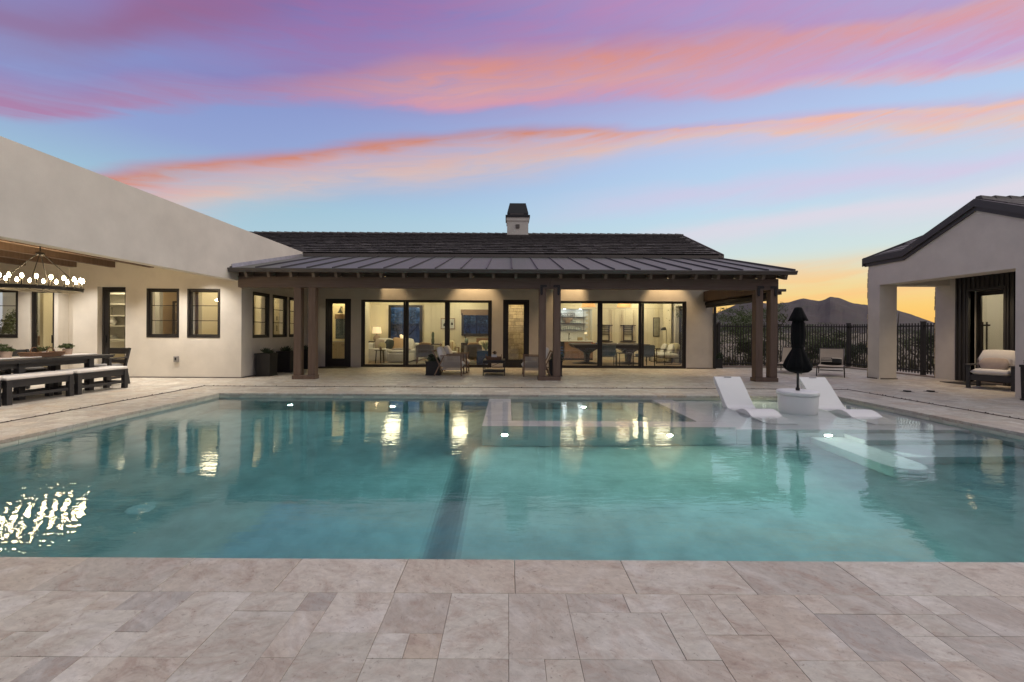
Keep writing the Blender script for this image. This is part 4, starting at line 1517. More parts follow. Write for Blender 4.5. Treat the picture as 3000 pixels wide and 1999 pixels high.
# rooms of the wing
rm = MB()
rm.box(-16, -7.652, 16.0, 16.15, 0, 3.1)
rm.box(-10.45, -10.33, 14.4, 16.0, 0, 3.1)
rm.box(-8.72, -8.62, 14.4, 16.0, 0, 3.1)
rm.box(-13.3, -13.2, YF + .28, 13.5, 0, 3.1)
rm.build('interior_wall', CREAM, wing)
MB().box(-16, -7.652, 11.9, 16.0, -.015, .012).build('interior_floor', OAKF, wing)
MB().box(-16, -7.652, 12.12, 16.0, 3.1, 3.2).build('interior_ceiling', WHITEW, wing)
for (x, y, e_) in ((-9.2, 13.2, 42), (-11.6, 12.75, 70), (-13.8, 13.0, 52), (-9.6, 15.0, 22), (-8.1, 14.6, 30)):
    MB().lathe([(.07, -.012), (.07, 0)], (x, y, 3.098), 16).build('room_light', LED, wing)
    lamp('room_light_glow', 'POINT', (x, y, 2.90), e_, (1.0, .82, .54), wing, .30)

# ------------------------------------------------------------------ pool house on the right
ph = thing('pool_house', 'stucco pool house with a gabled front, tiled roof and an open porch', 'house', (XR, 10.8, 0))
XT = XR + .51
PF, PN = 12.85, 6.95       # far and near ends of the gable wall
PK = 9.88                  # gable peak
Zk, Zp = 3.36, 4.21        # wall top at the kink and at the peak
KF, KN = 11.66, 8.10
w = MB()
gp = [(PN, 2.75), (PF, 2.75), (PF, Zk), (KF, Zk), (PK, Zp), (KN, Zk), (PN, Zk)]
w.prism(gp, 'x', XR, XT)
w.build('gable_wall', STUCCO_G, ph)
MB().box(XR + .0005, XT - .001, 12.46, PF - .0005, -.02, 2.7495).build('pier', STUCCO_G, ph)
MB().box(XR + .0005, XT - .001, 8.58, 9.12, -.02, 2.7495).build('pier', STUCCO_G, ph)
MB().box(XR + .0005, XT - .001, PN + .001, 7.3, -.02, 2.7495).build('pier', STUCCO_G, ph)
XW = 12.90
w = MB()
wall_boxes(w, 'x', XW, XW + .25, PN, PF + .02, -.02, 3.3, [(11.06, 11.90, -.02, 2.52)])
w.build('wall', STUCCO_G, ph)
MB().box(XT + .001, XW - .001, 12.46, PF - .001, 2.745, 3.3).build('end_header', STUCCO_G, ph)
MB().box(XT + .001, XW - .001, PN, 12.459, 2.93, 3.0).build('porch_ceiling', mat('stucco_ceiling', (.50, .46, .41), .9, var=.04, vscale=2), ph)
MB().box(XR + .04, XT + .02, 12.44, PF + .02, -.016, .03).box(XR - .012, XR + .04, 12.52, PF + .02, -.016, .03).build('weep_screed', FASCIA, ph)
# rough stone on the far faces, seen edge on
sv = None
srn = random.Random(12)
def stone_face(x0, x1, y, z1):
    z = 0.02
    while z < z1:
        h = srn.uniform(.10, .22)
        x = x0
        while x < x1 - .02:
            L_ = min(srn.uniform(.16, .4), x1 - x)
            t = srn.uniform(.02, .055)
            MB().box(x + .004, x + L_ - .004, y + .001, y + t, z + .004, min(z + h, z1) - .004).build('stone', STONE, ph, bevel=.008, seg=1)
            x += L_
        z += h
stone_face(XR + .002, XT, PF, 3.26)
stone_face(XW + .002, XW + .25, PF + .022, 3.2)
# charcoal board-and-batten siding on the recessed wall
MB().box(XW - .024, XW - .002, 11.955, 12.26, .0, 2.93).box(XW - .024, XW - .002, PN, 11.005, 0, 2.93).box(XW - .024, XW - .002, 11.005, 11.955, 2.575, 2.93).build('siding', DARKB, ph)
bt0 = None
for k in range(48):
    y = 12.235 - k * .115
    if 11.0 < y < 11.96:
        z0 = 2.60
    else:
        z0 = .0
    if y < PN:
        break
    MB().box(XW - .052, XW - .0245, y - .02, y + .02, z0, 2.928).build('batten', DARKB, ph)
dj = MB()
frame(dj, 'x', XW - .06, XW + .12, 11.005, 11.955, 0, 2.575, .055, 0.012, .055)
dj.build('door_surround', DARKB, ph)
glazed_door(ph, 'x', XW, 1, 11.062, 11.898, 2.515, .10, .22, .12, hinge=-1, recess=.16)
# room behind the door
rm = MB()
rm.box(XW + .26, 16.5, 12.45, 12.57, 0, 2.9)
wall_boxes(rm, 'x', 15.2, 15.35, 9.0, 12.44, 0, 2.9, [])
rm.box(XW + .26, 15.2, 9.0, 9.12, 0, 2.9)
rm.build('interior_wall', WHITEW, ph)
MB().box(XW + .2, 15.2, 9.12, 12.45, -.012, .01).build('interior_floor', OAKF, ph)
MB().box(XW + .26, 15.3, 9.0, 12.5, 2.9, 3.0).build('interior_ceiling', WHITEW, ph)
MB().lathe([(.07, -.012), (.07, 0)], (14.1, 11.0, 2.898), 16).build('room_light', LED, ph)
lamp('room_light_glow', 'POINT', (14.1, 11.0, 2.7), 26, (1.0, .82, .58), ph, .1)
for y in (11.2, 9.6):
    MB().lathe([(.055, -.012), (.055, 0)], (12.2, y, 2.93), 16).build('downlight', LED, ph)
    lamp('downlight_beam', 'SPOT', (12.2, y, 2.90), 95, (1.0, .76, .48), ph, .05, R(110), .8, (0, 0, -1))
# roof: eaves along the pool at both ends of the gable, a gabled dormer between
def roof_slab(corners, th=.05, name='roof', m=ROOFM):
    mb = MB()
    lo = [(x, y, z - th) for x, y, z in corners]
    mb.hexa(lo, corners)
    return mb.build(name, m, ph)
OV = .02
ez = Zk + .20
slope = .40
xr_ = 14.2
zr = ez + (xr_ - XR + OV) * slope
gs = (Zp - Zk) / (KF - PK)
def gz(y):
    return Zp + .24 - gs * abs(y - PK)
for s in (1, -1):
    yk = PK + s * (KF - PK + .06)
    c = [(XR - OV, PK, gz(PK)), (XR - OV, yk, gz(yk)), (xr_, yk, gz(yk)), (xr_, PK, gz(PK))]
    if s > 0:
        c = [c[0], c[3], c[2], c[1]]
    roof_slab(c, .05)
vx = XR - OV + (gz(PK) - ez) / slope
def zm(x):
    return ez + (x - XR + OV) * slope
for s in (1, -1):
    ya = PK + s * (KF - PK + .06)
    yb = PF + .10 if s > 0 else PN - .1
    poly = [(XR - OV, ya), (XR - OV, yb), (xr_, yb), (xr_, PK), (vx, PK)]
    m = MB()
    n_ = len(poly)
    m.v = [(x, y, zm(x) - .05) for x, y in poly] + [(x, y, zm(x)) for x, y in poly]
    m.f = [tuple(range(n_)), tuple(range(n_, 2 * n_))] + [(k, (k + 1) % n_, n_ + (k + 1) % n_, n_ + k) for k in range(n_)]
    m.build('roof', ROOFM, ph)
# tiles in courses
pt0 = None
prn = random.Random(31)
def pool_tiles():
    m = MB()
    # far eave slope, courses parallel to the eave
    for r in range(9):
        x = XR - OV - .02 + r * .30
        z = ez + (x - (XR - OV)) * slope + .004
        f = (x - (XR - OV)) / (vx - (XR - OV))
        y = max(PK, KF + .10 - f * (KF - PK) + .12)
        while y < PF + .16:
            L_ = .335
            yy = y + (L_ / 2 if r % 2 else 0)
            if yy + .33 < PF + .16:
                t = MB().hexa([(x, yy + .003, z + .012), (x + .34, yy + .003, z + .34 * slope - .004), (x + .34, yy + .332, z + .34 * slope - .004), (x, yy + .332, z + .012)],
                              [(x, yy + .003, z + .046), (x + .34, yy + .003, z + .34 * slope + .026), (x + .34, yy + .332, z + .34 * slope + .026), (x, yy + .332, z + .046)])
                t.build('roof_tile', ROOFT, ph)
            y += L_
    # near slope of the gable, seen at its ridge
    for r in range(6):
        y0 = PK - .02 - r * .26
        z0 = gz(PK) - .02 - r * .26 * gs
        x = XR - OV + .06
        while x < 12.6:
            t = MB().hexa([(x, y0 - .28, z0 - .28 * gs + .03), (x + .33, y0 - .28, z0 - .28 * gs + .03), (x + .33, y0, z0 + .012), (x, y0, z0 + .012)],
                          [(x, y0 - .28, z0 - .28 * gs + .065), (x + .33, y0 - .28, z0 - .28 * gs + .065), (x + .33, y0, z0 + .045), (x, y0, z0 + .045)])
            t.build('roof_tile', ROOFT, ph)
            x += .336
    x = XR - OV + .05
    while x < 12.8:
        MB().hexa([(x, PK - .10, gz(PK) - .01), (x + .35, PK - .10, gz(PK) - .025), (x + .35, PK + .10, gz(PK) - .025), (x, PK + .10, gz(PK) - .01)],
                  [(x, PK - .05, gz(PK) + .09), (x + .35, PK - .05, gz(PK) + .055), (x + .35, PK + .05, gz(PK) + .055), (x, PK + .05, gz(PK) + .09)]).build('ridge_cap', ROOFT, ph)
        x += .335
pool_tiles()
# fascia in two steps along eave and gable
def fascia(x0, x1, dz0, dz1, name):
    pts = [(PF + .10, Zk), (KF + .02, Zk), (PK, Zp), (KN - .02, Zk), (KN - 1.6, Zk)]
    for (ya, za), (yb, zb) in zip(pts, pts[1:]):
        MB().hexa([(x0, ya, za + dz0), (x0, yb, zb + dz0), (x1, yb, zb + dz0), (x1, ya, za + dz0)], [(x0, ya, za + dz1), (x0, yb, zb + dz1), (x1, yb, zb + dz1), (x1, ya, za + dz1)]).build(name, FASC2, ph)
FASC2 = mat('charcoal_fascia', (.052, .049, .050), .5, var=.08, vscale=2)
fascia(XR - .035, XR - .001, -.012, .085, 'fascia')
fascia(XR - .075, XR - .0005, .086, .262, 'fascia')
MB().hexa([(XR - .075, PF + .101, ez - .20), (XR - .075, PF + .145, ez - .20), (xr_, PF + .145, zr - .16), (xr_, PF + .101, zr - .16)],
          [(XR - .075, PF + .101, ez + .045), (XR - .075, PF + .145, ez + .045), (xr_, PF + .145, zr + .06), (xr_, PF + .101, zr + .06)]).build('barge_board', FASC2, ph)
# ------------------------------------------------------------------ in the pool
def chaise(x, y, label):
    t = thing('pool_chaise', label, 'chaise longue', (x, y, -.30), 0, 'white in-pool chaises')
    # side profile along -Y (towards the viewer), z above the shelf
    top = [(.60, .735), (.56, .755), (.40, .60), (.22, .405), (.08, .26), (-.02, .205), (-.14, .20), (-.28, .235), (-.42, .285), (-.54, .30), (-.66, .275), (-.80, .205), (-.95, .125), (-1.08, .085), (-1.20, .075), (-1.24, .055)]
    bot = [(.64, .69), (.66, .0), (.30, .0), (.02, .0), (-.24, .0), (-.36, .06), (-.48, .155), (-.58, .16), (-.68, .12), (-.80, .0), (-1.02, .0), (-1.24, .0)]
    m = MB()
    W_ = .53
    # sweep: pair the two outlines by resampling
    def res(p, n):
        L = [0]
        for a, b in zip(p, p[1:]):
            L.append(L[-1] + math.dist(a, b))
        out = []
        for k in range(n):
            s = L[-1] * k / (n - 1)
            i = max(j for j in range(len(L)) if L[j] <= s + 1e-9)
            i = min(i, len(p) - 2)
            u = (s - L[i]) / max(L[i + 1] - L[i], 1e-9)
            out.append((p[i][0] + (p[i + 1][0] - p[i][0]) * u, p[i][1] + (p[i + 1][1] - p[i][1]) * u))
        return out
    # back edge of the backrest follows the front at shell thickness
    n = 48
    T = res(top, n)
    B = []
    for k, (a, b) in enumerate(T):
        th = .10 if k > 2 else .06
        i0, i1 = max(0, k - 1), min(n - 1, k + 1)
        dx_, dz_ = T[i1][0] - T[i0][0], T[i1][1] - T[i0][1]
        l = math.hypot(dx_, dz_)
        B.append((a - dz_ / l * -th if False else a + dz_ / l * -th * -1 * -1, b + dx_ / l * th))
    B = [(a, max(b, 0.0)) for a, b in B]
    for (a, b), (c, d_) in zip(T, B):
        for xx in (-W_ / 2, W_ / 2):
            m.v.append((x + xx, y + a, -.30 + b))
        for xx in (-W_ / 2, W_ / 2):
            m.v.append((x + xx, y + c, -.30 + d_))
    for k in range(n - 1):
        o = k * 4
        m.f += [(o, o + 1, o + 5, o + 4), (o + 2, o + 6, o + 7, o + 3), (o, o + 4, o + 6, o + 2), (o + 1, o + 3, o + 7, o + 5)]
    m.f += [(0, 2, 3, 1), ((n - 1) * 4, (n - 1) * 4 + 1, (n - 1) * 4 + 3, (n - 1) * 4 + 2)]
    m.build('shell', WHITEP, t, smooth=False, bevel=.014, seg=3)
    MB().box(x - W_ / 2 + .02, x + W_ / 2 - .02, y + .16, y + .30, -.299, -.06).build('support', WHITEP, t, bevel=.02)
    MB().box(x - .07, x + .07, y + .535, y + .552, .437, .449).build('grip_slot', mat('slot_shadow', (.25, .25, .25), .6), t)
chaise(4.43, 8.05, 'white moulded chaise in the pool, standing between the spa and the drum table')
chaise(6.13, 8.03, 'white moulded chaise in the pool, standing between the drum table and the pool corner')
t = thing('drum_table', 'white drum shaped table standing in the pool between the two chaises', 'table', (5.32, 7.82, -.30))
MB().lathe([(.295, 0), (.30, .01), (.318, .50), (.318, .508)], (5.32, 7.82, -.30), 48).build('drum', WHITEP, t, smooth=False)
MB().lathe([(.322, .510), (.334, .514), (.336, .572), (.330, .582), (.300, .588), (.04, .590)], (5.32, 7.82, -.30), 48).build('lid', WHITEP, t, smooth=False)
for o in t.children:
    for p in o.data.polygons:
        p.use_smooth = len(p.vertices) == 4 and abs(p.normal.z) < .9
t = thing('umbrella', 'closed black pool umbrella standing in the white drum table', 'umbrella', (5.32, 7.82, .29))
MB().tube([(5.32, 7.82, .28), (5.32, 7.82, 1.80)], .020, 12).build('pole', BLACKM, t, smooth=True)
def pleat(amp, n=8):
    return lambda a, z, i: 1 + amp * (abs(math.sin(a * n / 2)) - .5) + .04 * math.sin(3 * a + z * 9)
cn = MB()
rn = random.Random(2)
prof = [(.03, .60), (.17, .635), (.232, .69), (.236, .74), (.206, .83), (.158, .93), (.112, 1.03), (.094, 1.075), (.092, 1.10), (.108, 1.15), (.126, 1.25), (.128, 1.34), (.118, 1.44), (.104, 1.53), (.085, 1.60), (.05, 1.66)]
def cmod(a, z, i):
    am = .30 if z < .8 else (.22 if z < 1.0 else .12)
    hem = 1.0 + (.10 * math.sin(4 * a + .6) if z < .7 else 0)
    return hem * (1 + am * (abs(math.sin(a * 4 + .3)) - .55) + .05 * math.sin(3 * a + z * 7))
cn.lathe([(a * .88, b) for a, b in prof], (5.32, 7.82, 0), 64, cmod)
cn.build('canopy', CANVAS, t, smooth=True)
vt = MB().lathe([(.142, 1.562), (.152, 1.566), (.122, 1.64), (.088, 1.73), (.066, 1.785), (.050, 1.81), (.01, 1.815)], (5.32, 7.82, 0), 64, lambda a, z, i: 1 + (.10 if z < 1.7 else .03) * (abs(math.sin(a * 4 + .3)) - .5))
vt.build('vent_cap', CANVAS, t, smooth=True)
MB().lathe([(.092, 0), (.096, .01), (.096, .03), (.092, .04)], (5.32, 7.82, 1.07), 32, lambda a, z, i: 1 + .05 * math.sin(3 * a)).build('strap', CANVAS, t)
MB().lathe([(.030, 0), (.034, .01), (.034, .05), (.026, .06)], (5.32, 7.82, .285), 20).build('collar', BLACKM, t)

# ------------------------------------------------------------------ loungers by the fence
def lounger(x, y, label, src=None):
    rz = -math.atan2(.62, .78)
    if src:
        return dup(src, (x, y, 0), rz, label)
    t = thing('sun_lounger', label, 'sun lounger', (x, y, 0), rz, 'sling loungers by the fence')
    kw = dict(local=True)
    m = MB()
    for sx in (-.32, .32):
        m.tube([(sx, .02, .30), (sx, 1.22, .30)], .016, 8)
        m.tube([(sx, 1.15, .31), (sx, 1.62, .82)], .016, 8)
    for yy in (.03, 1.20):
        m.tube([(-.32, yy, .30), (.32, yy, .30)], .014, 8)
    m.tube([(-.32, 1.62, .82), (.32, 1.62, .82)], .014, 8)
    m.tube([(-.30, 1.30, .12), (.30, 1.30, .12)], .010, 6)
    m.tube([(-.30, .10, .19), (.30, .10, .19)], .010, 6)
    m.build('frame', DARKW, t, smooth=True, **kw)
    for sx in (-.33, .33):
        for yy, s in ((.08, -.05), (1.28, .07)):
            MB().tube([(sx, yy, .30), (sx * 1.04, yy + s, 0)], [.016, .013], 8).build('leg', DARKW, t, smooth=True, **kw)
    m = MB()
    n = 12
    for i in range(n + 1):
        u = 2 * i / n - 1
        sag = .035 * (1 - u * u)
        for yy, zz in ((.03, .315), (.6, .315 - sag), (1.16, .325 - sag * .6)):
            m.v += [(u * .31, yy, zz), (u * .31, yy, zz - .006)]
    for i in range(n):
        for k in range(2):
            a = i * 6 + k * 2
            m.f += [(a, a + 6, a + 8, a + 2), (a + 1, a + 3, a + 9, a + 7)]
    m.build('seat', SLING, t, **kw)
    m = MB()
    for i in range(n + 1):
        u = 2 * i / n - 1
        sag = .03 * (1 - u * u)
        for k in range(4):
            f = k / 3
            s = sag * math.sin(math.pi * f)
            yy, zz = 1.16 + .46 * f + s * .7, .325 + .50 * f - s * .7
            m.v += [(u * .31, yy, zz), (u * .31, yy + .005, zz - .005)]
    for i in range(n):
        for k in range(3):
            a = i * 8 + k * 2
            m.f += [(a, a + 8, a + 10, a + 2), (a + 1, a + 3, a + 11, a + 9)]
    m.build('backrest', SLING, t, **kw)
    return t
lg = lounger(9.83, 13.0, 'tan sling lounger with a striped pillow, standing by the fence')
lg2 = lounger(9.18, 13.95, 'tan sling lounger by the fence, half hidden behind the folded umbrella', lg)
def lpt(x, y, z):
    rz = -math.atan2(.62, .78)
    c, s = math.cos(rz), math.sin(rz)
    return Vector((9.83 + x * c - y * s, 13.0 + x * s + y * c, z))
tp_ = thing('pillow', 'black and cream striped lumbar pillow on the sling lounger', 'pillow', lpt(0, 1.12, .42), -math.atan2(.62, .78))
R0 = Matrix.Rotation(R(48), 3, 'X')
MB().pillow((0, 0, 0), .56, .26, .13, R0).build('pillow_body', mat('black_weave', (.012, .011, .011), .95), tp_, smooth=True, local=True)
for k, (x0, x1, v) in enumerate(((-.27, .02, -.06), (-.27, .02, .0), (-.27, .0, .055), (.02, .27, .08), (.02, .27, .105))):
    m = MB()
    n_ = 10
    for i in range(n_ + 1):
        xx = x0 + (x1 - x0) * i / n_
        for dv in (-.012, .012):
            u, v2 = xx / .28, (v + dv) / .13
            kk = max(0, (1 - min(1, abs(u)) ** 4.7) * (1 - min(1, abs(v2)) ** 4.7)) ** .35
            p = R0 @ Vector((xx, v + dv, .065 * kk + .003))
            m.v.append(tuple(p))
    for i in range(n_):
        m.f.append((2 * i, 2 * i + 2, 2 * i + 3, 2 * i + 1))
    m.build('stripe', mat('cream_stripe', (.55, .47, .38), .95), tp_, local=True)

# ------------------------------------------------------------------ porch furniture
def rope_chair(x, y, rz, label, src=None):
    if src:
        return dup(src, (x, y, 0), rz, label)
    t = thing('rope_armchair', label, 'armchair', (x, y, 0), rz, 'rope armchairs on the porch')
    kw = dict(local=True)
    # local: faces +X, sides at y = +-.33
    for s in (-1, 1):
        yy = .33 * s
        MB().bar((.36, yy, 0), (.34, yy, .60), .042, .036).build('leg', TEAK, t, bevel=.005, **kw)
        MB().bar((-.45, yy * 1.02, 0), (-.17, yy, .585), .040, .034).build('leg', TEAK, t, bevel=.005, **kw)
        MB().bar((-.22, yy, .17), (-.50, yy * .98, .76), .036, .030).build('back_post', TEAK, t, bevel=.005, **kw)
        MB().bar((-.27, yy, .60), (.375, yy, .615), .055, .026).build('armrest', TEAK, t, bevel=.006, **kw)
        m = MB()
        m.bar((-.20, yy, .565), (.33, yy, .575), .022)
        m.bar((-.22, yy, .20), (.33, yy, .20), .024)
        m.build('side_rail', ROPE, t, **kw)
        m = MB()
        for k in range(25):
            xx = -.185 + k * .0207
            m.tube([(xx - .012, yy + .012 * s, .205), (xx, yy + .012 * s, .57)], .0065, 5, cap=False)
            m.tube([(xx - .012, yy - .012 * s, .205), (xx, yy - .012 * s, .57)], .0065, 5, cap=False)
        m.build('rope_weave', ROPE, t, smooth=True, **kw)
    m = MB()
    for z, xx in ((.74, -.49), (.36, -.31)):
        m.bar((xx, -.33, z), (xx, .33, z), .034)
    m.bar((-.22, -.33, .20), (-.22, .33, .20), .034)
    m.bar((.34, -.33, .22), (.34, .33, .22), .034)
    m.build('back_frame', TEAK, t, bevel=.004, **kw)
    MB().pillow((.06, 0, .335), .74, .60, .19, pw=.22).build('seat_cushion', CUSH, t, smooth=True, **kw)
    MB().pillow((-.27, 0, .63), .17, .60, .48, Matrix.Rotation(R(-20), 3, 'Y'), pw=.30).build('back_cushion', CUSH, t, smooth=True, **kw)
    return t
rc1 = rope_chair(-1.73, 12.97, 0, 'rope sided armchair with white cushions, nearest the black planter and facing the coffee table')
rope_chair(-1.66, 13.92, 0, 'rope sided armchair with white cushions, standing close to the glass doors behind another one', rc1)
rope_chair(.83, 12.92, math.pi, 'rope sided armchair with white cushions, half hidden by the middle posts', rc1)
t = thing('coffee_table', 'low black coffee table with a thin frame between the rope armchairs', 'table', (-.41, 13.28, 0))
MB().box(-.75, -.08, 12.80, 13.76, .425, .46).box(-.745, -.085, 12.805, 13.755, .375, .4245).build('table_top', BLACKM, t, bevel=.004)
for x in (-.735, -.095):
    for y in (12.815, 13.745):
        MB().box(x - .012, x + .012, y - .012, y + .012, 0, .374).build('leg', BLACKM, t)
MB().box(-.72, -.11, 12.83, 13.73, .10, .125).box(-.72, -.11, 12.815, 12.828, .095, .17).build('shelf', BLACKM, t)
m = MB()
m.bar((-.66, 13.745, .15), (-.17, 13.745, .36), .012)
m.build('brace', BLACKM, t)
def wicker_tray(x, y, z, w, d_, h, rz, label, hs=1.0):
    t = thing('wicker_tray', label, 'tray', (x, y, z), rz)
    m = MB()
    n = 30
    def ring(rw, rd, zz):
        out = []
        for k in range(n):
            a = 2 * math.pi * k / n
            c, s = math.cos(a), math.sin(a)
            q = (abs(c) ** 5 + abs(s) ** 5) ** (-.2)
            out.append((c * q * rw, s * q * rd, zz))
        return out
    rings = [ring(w / 2 - .03, d_ / 2 - .03, .002), ring(w / 2, d_ / 2, h), ring(w / 2 - .015, d_ / 2 - .015, h + .006), ring(w / 2 - .045, d_ / 2 - .045, .015)]
    b = 0
    for r_ in rings:
        m.v += r_
    for i in range(3):
        for k in range(n):
            k2 = (k + 1) % n
            m.f.append((i * n + k, i * n + k2, (i + 1) * n + k2, (i + 1) * n + k))
    m.f.append(tuple(range(n))[::-1])
    m.f.append(tuple(range(3 * n, 4 * n)))
    m.build('tray_body', WICK, t, local=True)
    rimv = [(p[0], p[1], p[2]) for p in ring(w / 2 - .004, d_ / 2 - .004, h)]
    MB().tube(rimv + [rimv[0]], .010, 6).build('rim', WICK, t, smooth=True, local=True)
    for s in (-1, 1):
        xx = s * (w / 2 - .01)
        MB().tube([(xx, .075 * math.cos(R(a)), h + .08 * hs * math.sin(R(a))) for a in range(0, 181, 20)], .010, 6).build('handle', WICK, t, smooth=True, local=True)
    return t
wicker_tray(-.43, 13.12, .4605, .50, .42, .085, 0, 'dark wicker tray on the low black coffee table')
def potted(x, y, z, r, h, label, potm, leafm, lr, lh, nleaf, seed, square=False, name='potted_plant', lsize=.03):
    rn = random.Random(seed)
    t = thing(name, label, 'plant', (x, y, z))
    if square:
        m = MB().hexa([(x - r * .92, y - r * .92, z), (x + r * .92, y - r * .92, z), (x + r * .92, y + r * .92, z), (x - r * .92, y + r * .92, z)], [(x - r, y - r, z + h), (x + r, y - r, z + h), (x + r, y + r, z + h), (x - r, y + r, z + h)])
        m.build('pot', potm, t, bevel=.006)
    else:
        MB().lathe([(r * .8, 0), (r, h), (r * .9, h + .002), (r * .88, h - .015)], (x, y, z), 20).build('pot', potm, t)
    m = MB()
    st_ = MB()
    for k in range(9):
        a = rn.uniform(0, 6.28)
        e_ = (x + math.cos(a) * lr * .7, y + math.sin(a) * lr * .7, z + h + lh * rn.uniform(.5, .95))
        st_.tube([(x, y, z + h - .02), (x + math.cos(a) * lr * .25, y + math.sin(a) * lr * .25, z + h + lh * .45), e_], [.005, .004, .002], 4)
    leaf_cloud(m, (x, y, z + h + lh * .5), (lr, lr, lh * .55), nleaf, lsize, rn, .25, clumps=12)
    st_.build('stem', BARK, t)
    m.build('leaves', leafm, t)
    return t
potted(-.42, 13.15, .477, .085, .15, 'small plant in a white pot on the wicker tray of the coffee table', WHITEP, mat('dusty_leaf', (.11, .075, .055), .8, var=.3, vscale=20), .07, .09, 260, 3, True, lsize=.018)

def planter(x, y, w, h, label, seed, kind='rosette', flare=.02):
    rn = random.Random(seed)
    t = thing('planter', label, 'planter', (x, y, 0), 0, 'black planters')
    a = w / 2
    b = a - flare
    m = MB()
    m.hexa([(x - b, y - b, .03), (x + b, y - b, .03), (x + b, y + b, .03), (x - b, y + b, .03)], [(x - a + .01, y - a + .01, h - .045), (x + a - .01, y - a + .01, h - .045), (x + a - .01, y + a - .01, h - .045), (x - a + .01, y + a - .01, h - .045)])
    m.build('planter_body', POT, t, bevel=.006)
    MB().box(x - b - .012, x + b + .012, y - b - .012, y + b + .012, 0, .032).build('foot', POT, t, bevel=.004)
    r_ = MB()
    for q in ((x - a, x - a + .045, y - a, y + a), (x + a - .045, x + a, y - a, y + a), (x - a + .045, x + a - .045, y - a, y - a + .045), (x - a + .045, x + a - .045, y + a - .045, y + a)):
        r_.box(*q, h - .045, h)
    r_.build('rim', POT, t)
    MB().box(x - a + .046, x + a - .046, y - a + .046, y + a - .046, h - .05, h - .02).build('soil', SOIL, t)
    lf = MB()
    def rosette(cx_, cy_, cz, s, n_):
        for k in range(n_):
            f = k / n_
            an = k * 2.4 + rn.uniform(-.2, .2)
            tl = R(78 - 66 * f)
            d_ = Vector((math.cos(an) * math.sin(tl), math.sin(an) * math.sin(tl), math.cos(tl)))
            L_ = s * (1.05 - .45 * f) * rn.uniform(.85, 1.1)
            side = Vector((-math.sin(an), math.cos(an), 0)) * L_ * .17
            up = d_.cross(side).normalized() * L_ * .05
            p0 = Vector((cx_, cy_, cz))
            p1, p2, p3 = p0 + d_ * L_ * .35, p0 + d_ * L_ * .72 + Vector((0, 0, L_ * .05)), p0 + d_ * L_ + Vector((0, 0, L_ * .12))
            lf.add([p0, p1 - side, p1 + side, p2 - side * .8, p2 + side * .8, p3, p1 - up, p2 - up],
                   [(0, 1, 2), (1, 3, 4, 2), (3, 5, 4), (0, 6, 1), (0, 2, 6), (1, 6, 7, 3), (2, 4, 7, 6), (3, 7, 5), (4, 5, 7)])
    if kind == 'rosette':
        rosette(x, y, h - .01, .25, 26)
        for k in range(4):
            an = rn.uniform(0, 6.28)
            rosette(x + math.cos(an) * a * .55, y + math.sin(an) * a * .55, h - .02, .15, 15)
        lf.build('succulent', SUCC, t)
    else:
        rosette(x, y, h - .01, .20, 16)
        leaf_cloud(lf, (x, y, h + .07), (a * 1.0, a * 1.0, .12), 500, .05, rn, .2)
        lf.build('foliage', SUCC, t)
    return t
planter(-7.09, 12.53, .45, .66, 'tall black planter with a succulent, nearest the corner of the dining wing', 1)
planter(-7.09, 13.68, .45, .665, 'tall black planter with a succulent, second from the corner of the dining wing', 2)
planter(-7.08, 14.83, .45, .67, 'tall black planter with a succulent, glimpsed between the paired porch posts', 3)
planter(-2.26, 13.02, .43, .42, 'short black planter behind the rope armchair next to the glass doors', 4, 'foliage', .012)
planter(1.44, 12.90, .40, .48, 'black planter behind the middle posts beside the rope armchair', 5, 'foliage')
planter(7.92, 16.08, .28, .36, 'small black planter by the fence at the end of the house wall', 6, 'foliage')
planter(10.63, 8.50, .40, .72, 'tall black planter against the nearer pool house pier', 7, 'foliage')

# ------------------------------------------------------------------ dining porch
t = thing('dining_table', 'long charcoal outdoor dining table under the ring chandelier', 'table', (-9.55, 8.1, 0))
TX0, TX1, TY0_, TY1_ = -10.10, -9.0, 6.30, 9.78
for k in range(6):
    a = TX0 + (TX1 - TX0) * k / 6
    MB().box(a + .003, a + (TX1 - TX0) / 6 - .003, TY0_, TY1_, .735, .765).build('plank', POLY, t)
MB().box(TX0 + .02, TX1 - .02, TY0_ + .02, TY1_ - .02, .70, .7345).build('table_frame', POLY, t)
for x in (TX0 + .18, TX1 - .18):
    for y in (6.55, 8.02, 9.36):
        MB().box(x - .055, x + .055, y - .055, y + .055, 0, .699).build('leg', POLY, t, bevel=.004)
    MB().box(x - .02, x + .02, 6.60, 9.30, .60, .699).build('apron', POLY, t)
def bench(x, y0, y1, label):
    t = thing('bench', label, 'bench', (x, (y0 + y1) / 2, 0), 0, 'charcoal benches beside the dining table')
    X0, X1 = x - .25, x + .25
    for xx in (X0, X1 - .085):
        for yy in (y0, y1 - .085):
            MB().box(xx, xx + .085, yy, yy + .085, 0, .405).build('leg', POLY, t, bevel=.004)
        MB().box(xx + .02, xx + .065, y0 + .086, y1 - .086, .30, .405).build('apron', POLY, t, bevel=.003)
        MB().box(xx + .025, xx + .06, y0 + .086, y1 - .086, .12, .175).build('stretcher', POLY, t, bevel=.003)
    for yy in (y0, y1 - .085):
        MB().box(X0 + .086, X1 - .086, yy + .02, yy + .065, .30, .405).build('apron', POLY, t)
        MB().box(X0 + .086, X1 - .086, yy + .025, yy + .06, .12, .175).build('stretcher', POLY, t)
    for k in range(4):
        a = X0 + .5 * k / 4
        MB().box(a + .002, a + .123, y0 - .005, y1 + .005, .406, .43).build('slat', POLY, t)
    m = MB().box(X0 + .0, X1 - .0, y0 - .005, y1 + .005, .431, .50)
    m.build('cushion', CUSH, t, smooth=True, bevel=.030, seg=4)
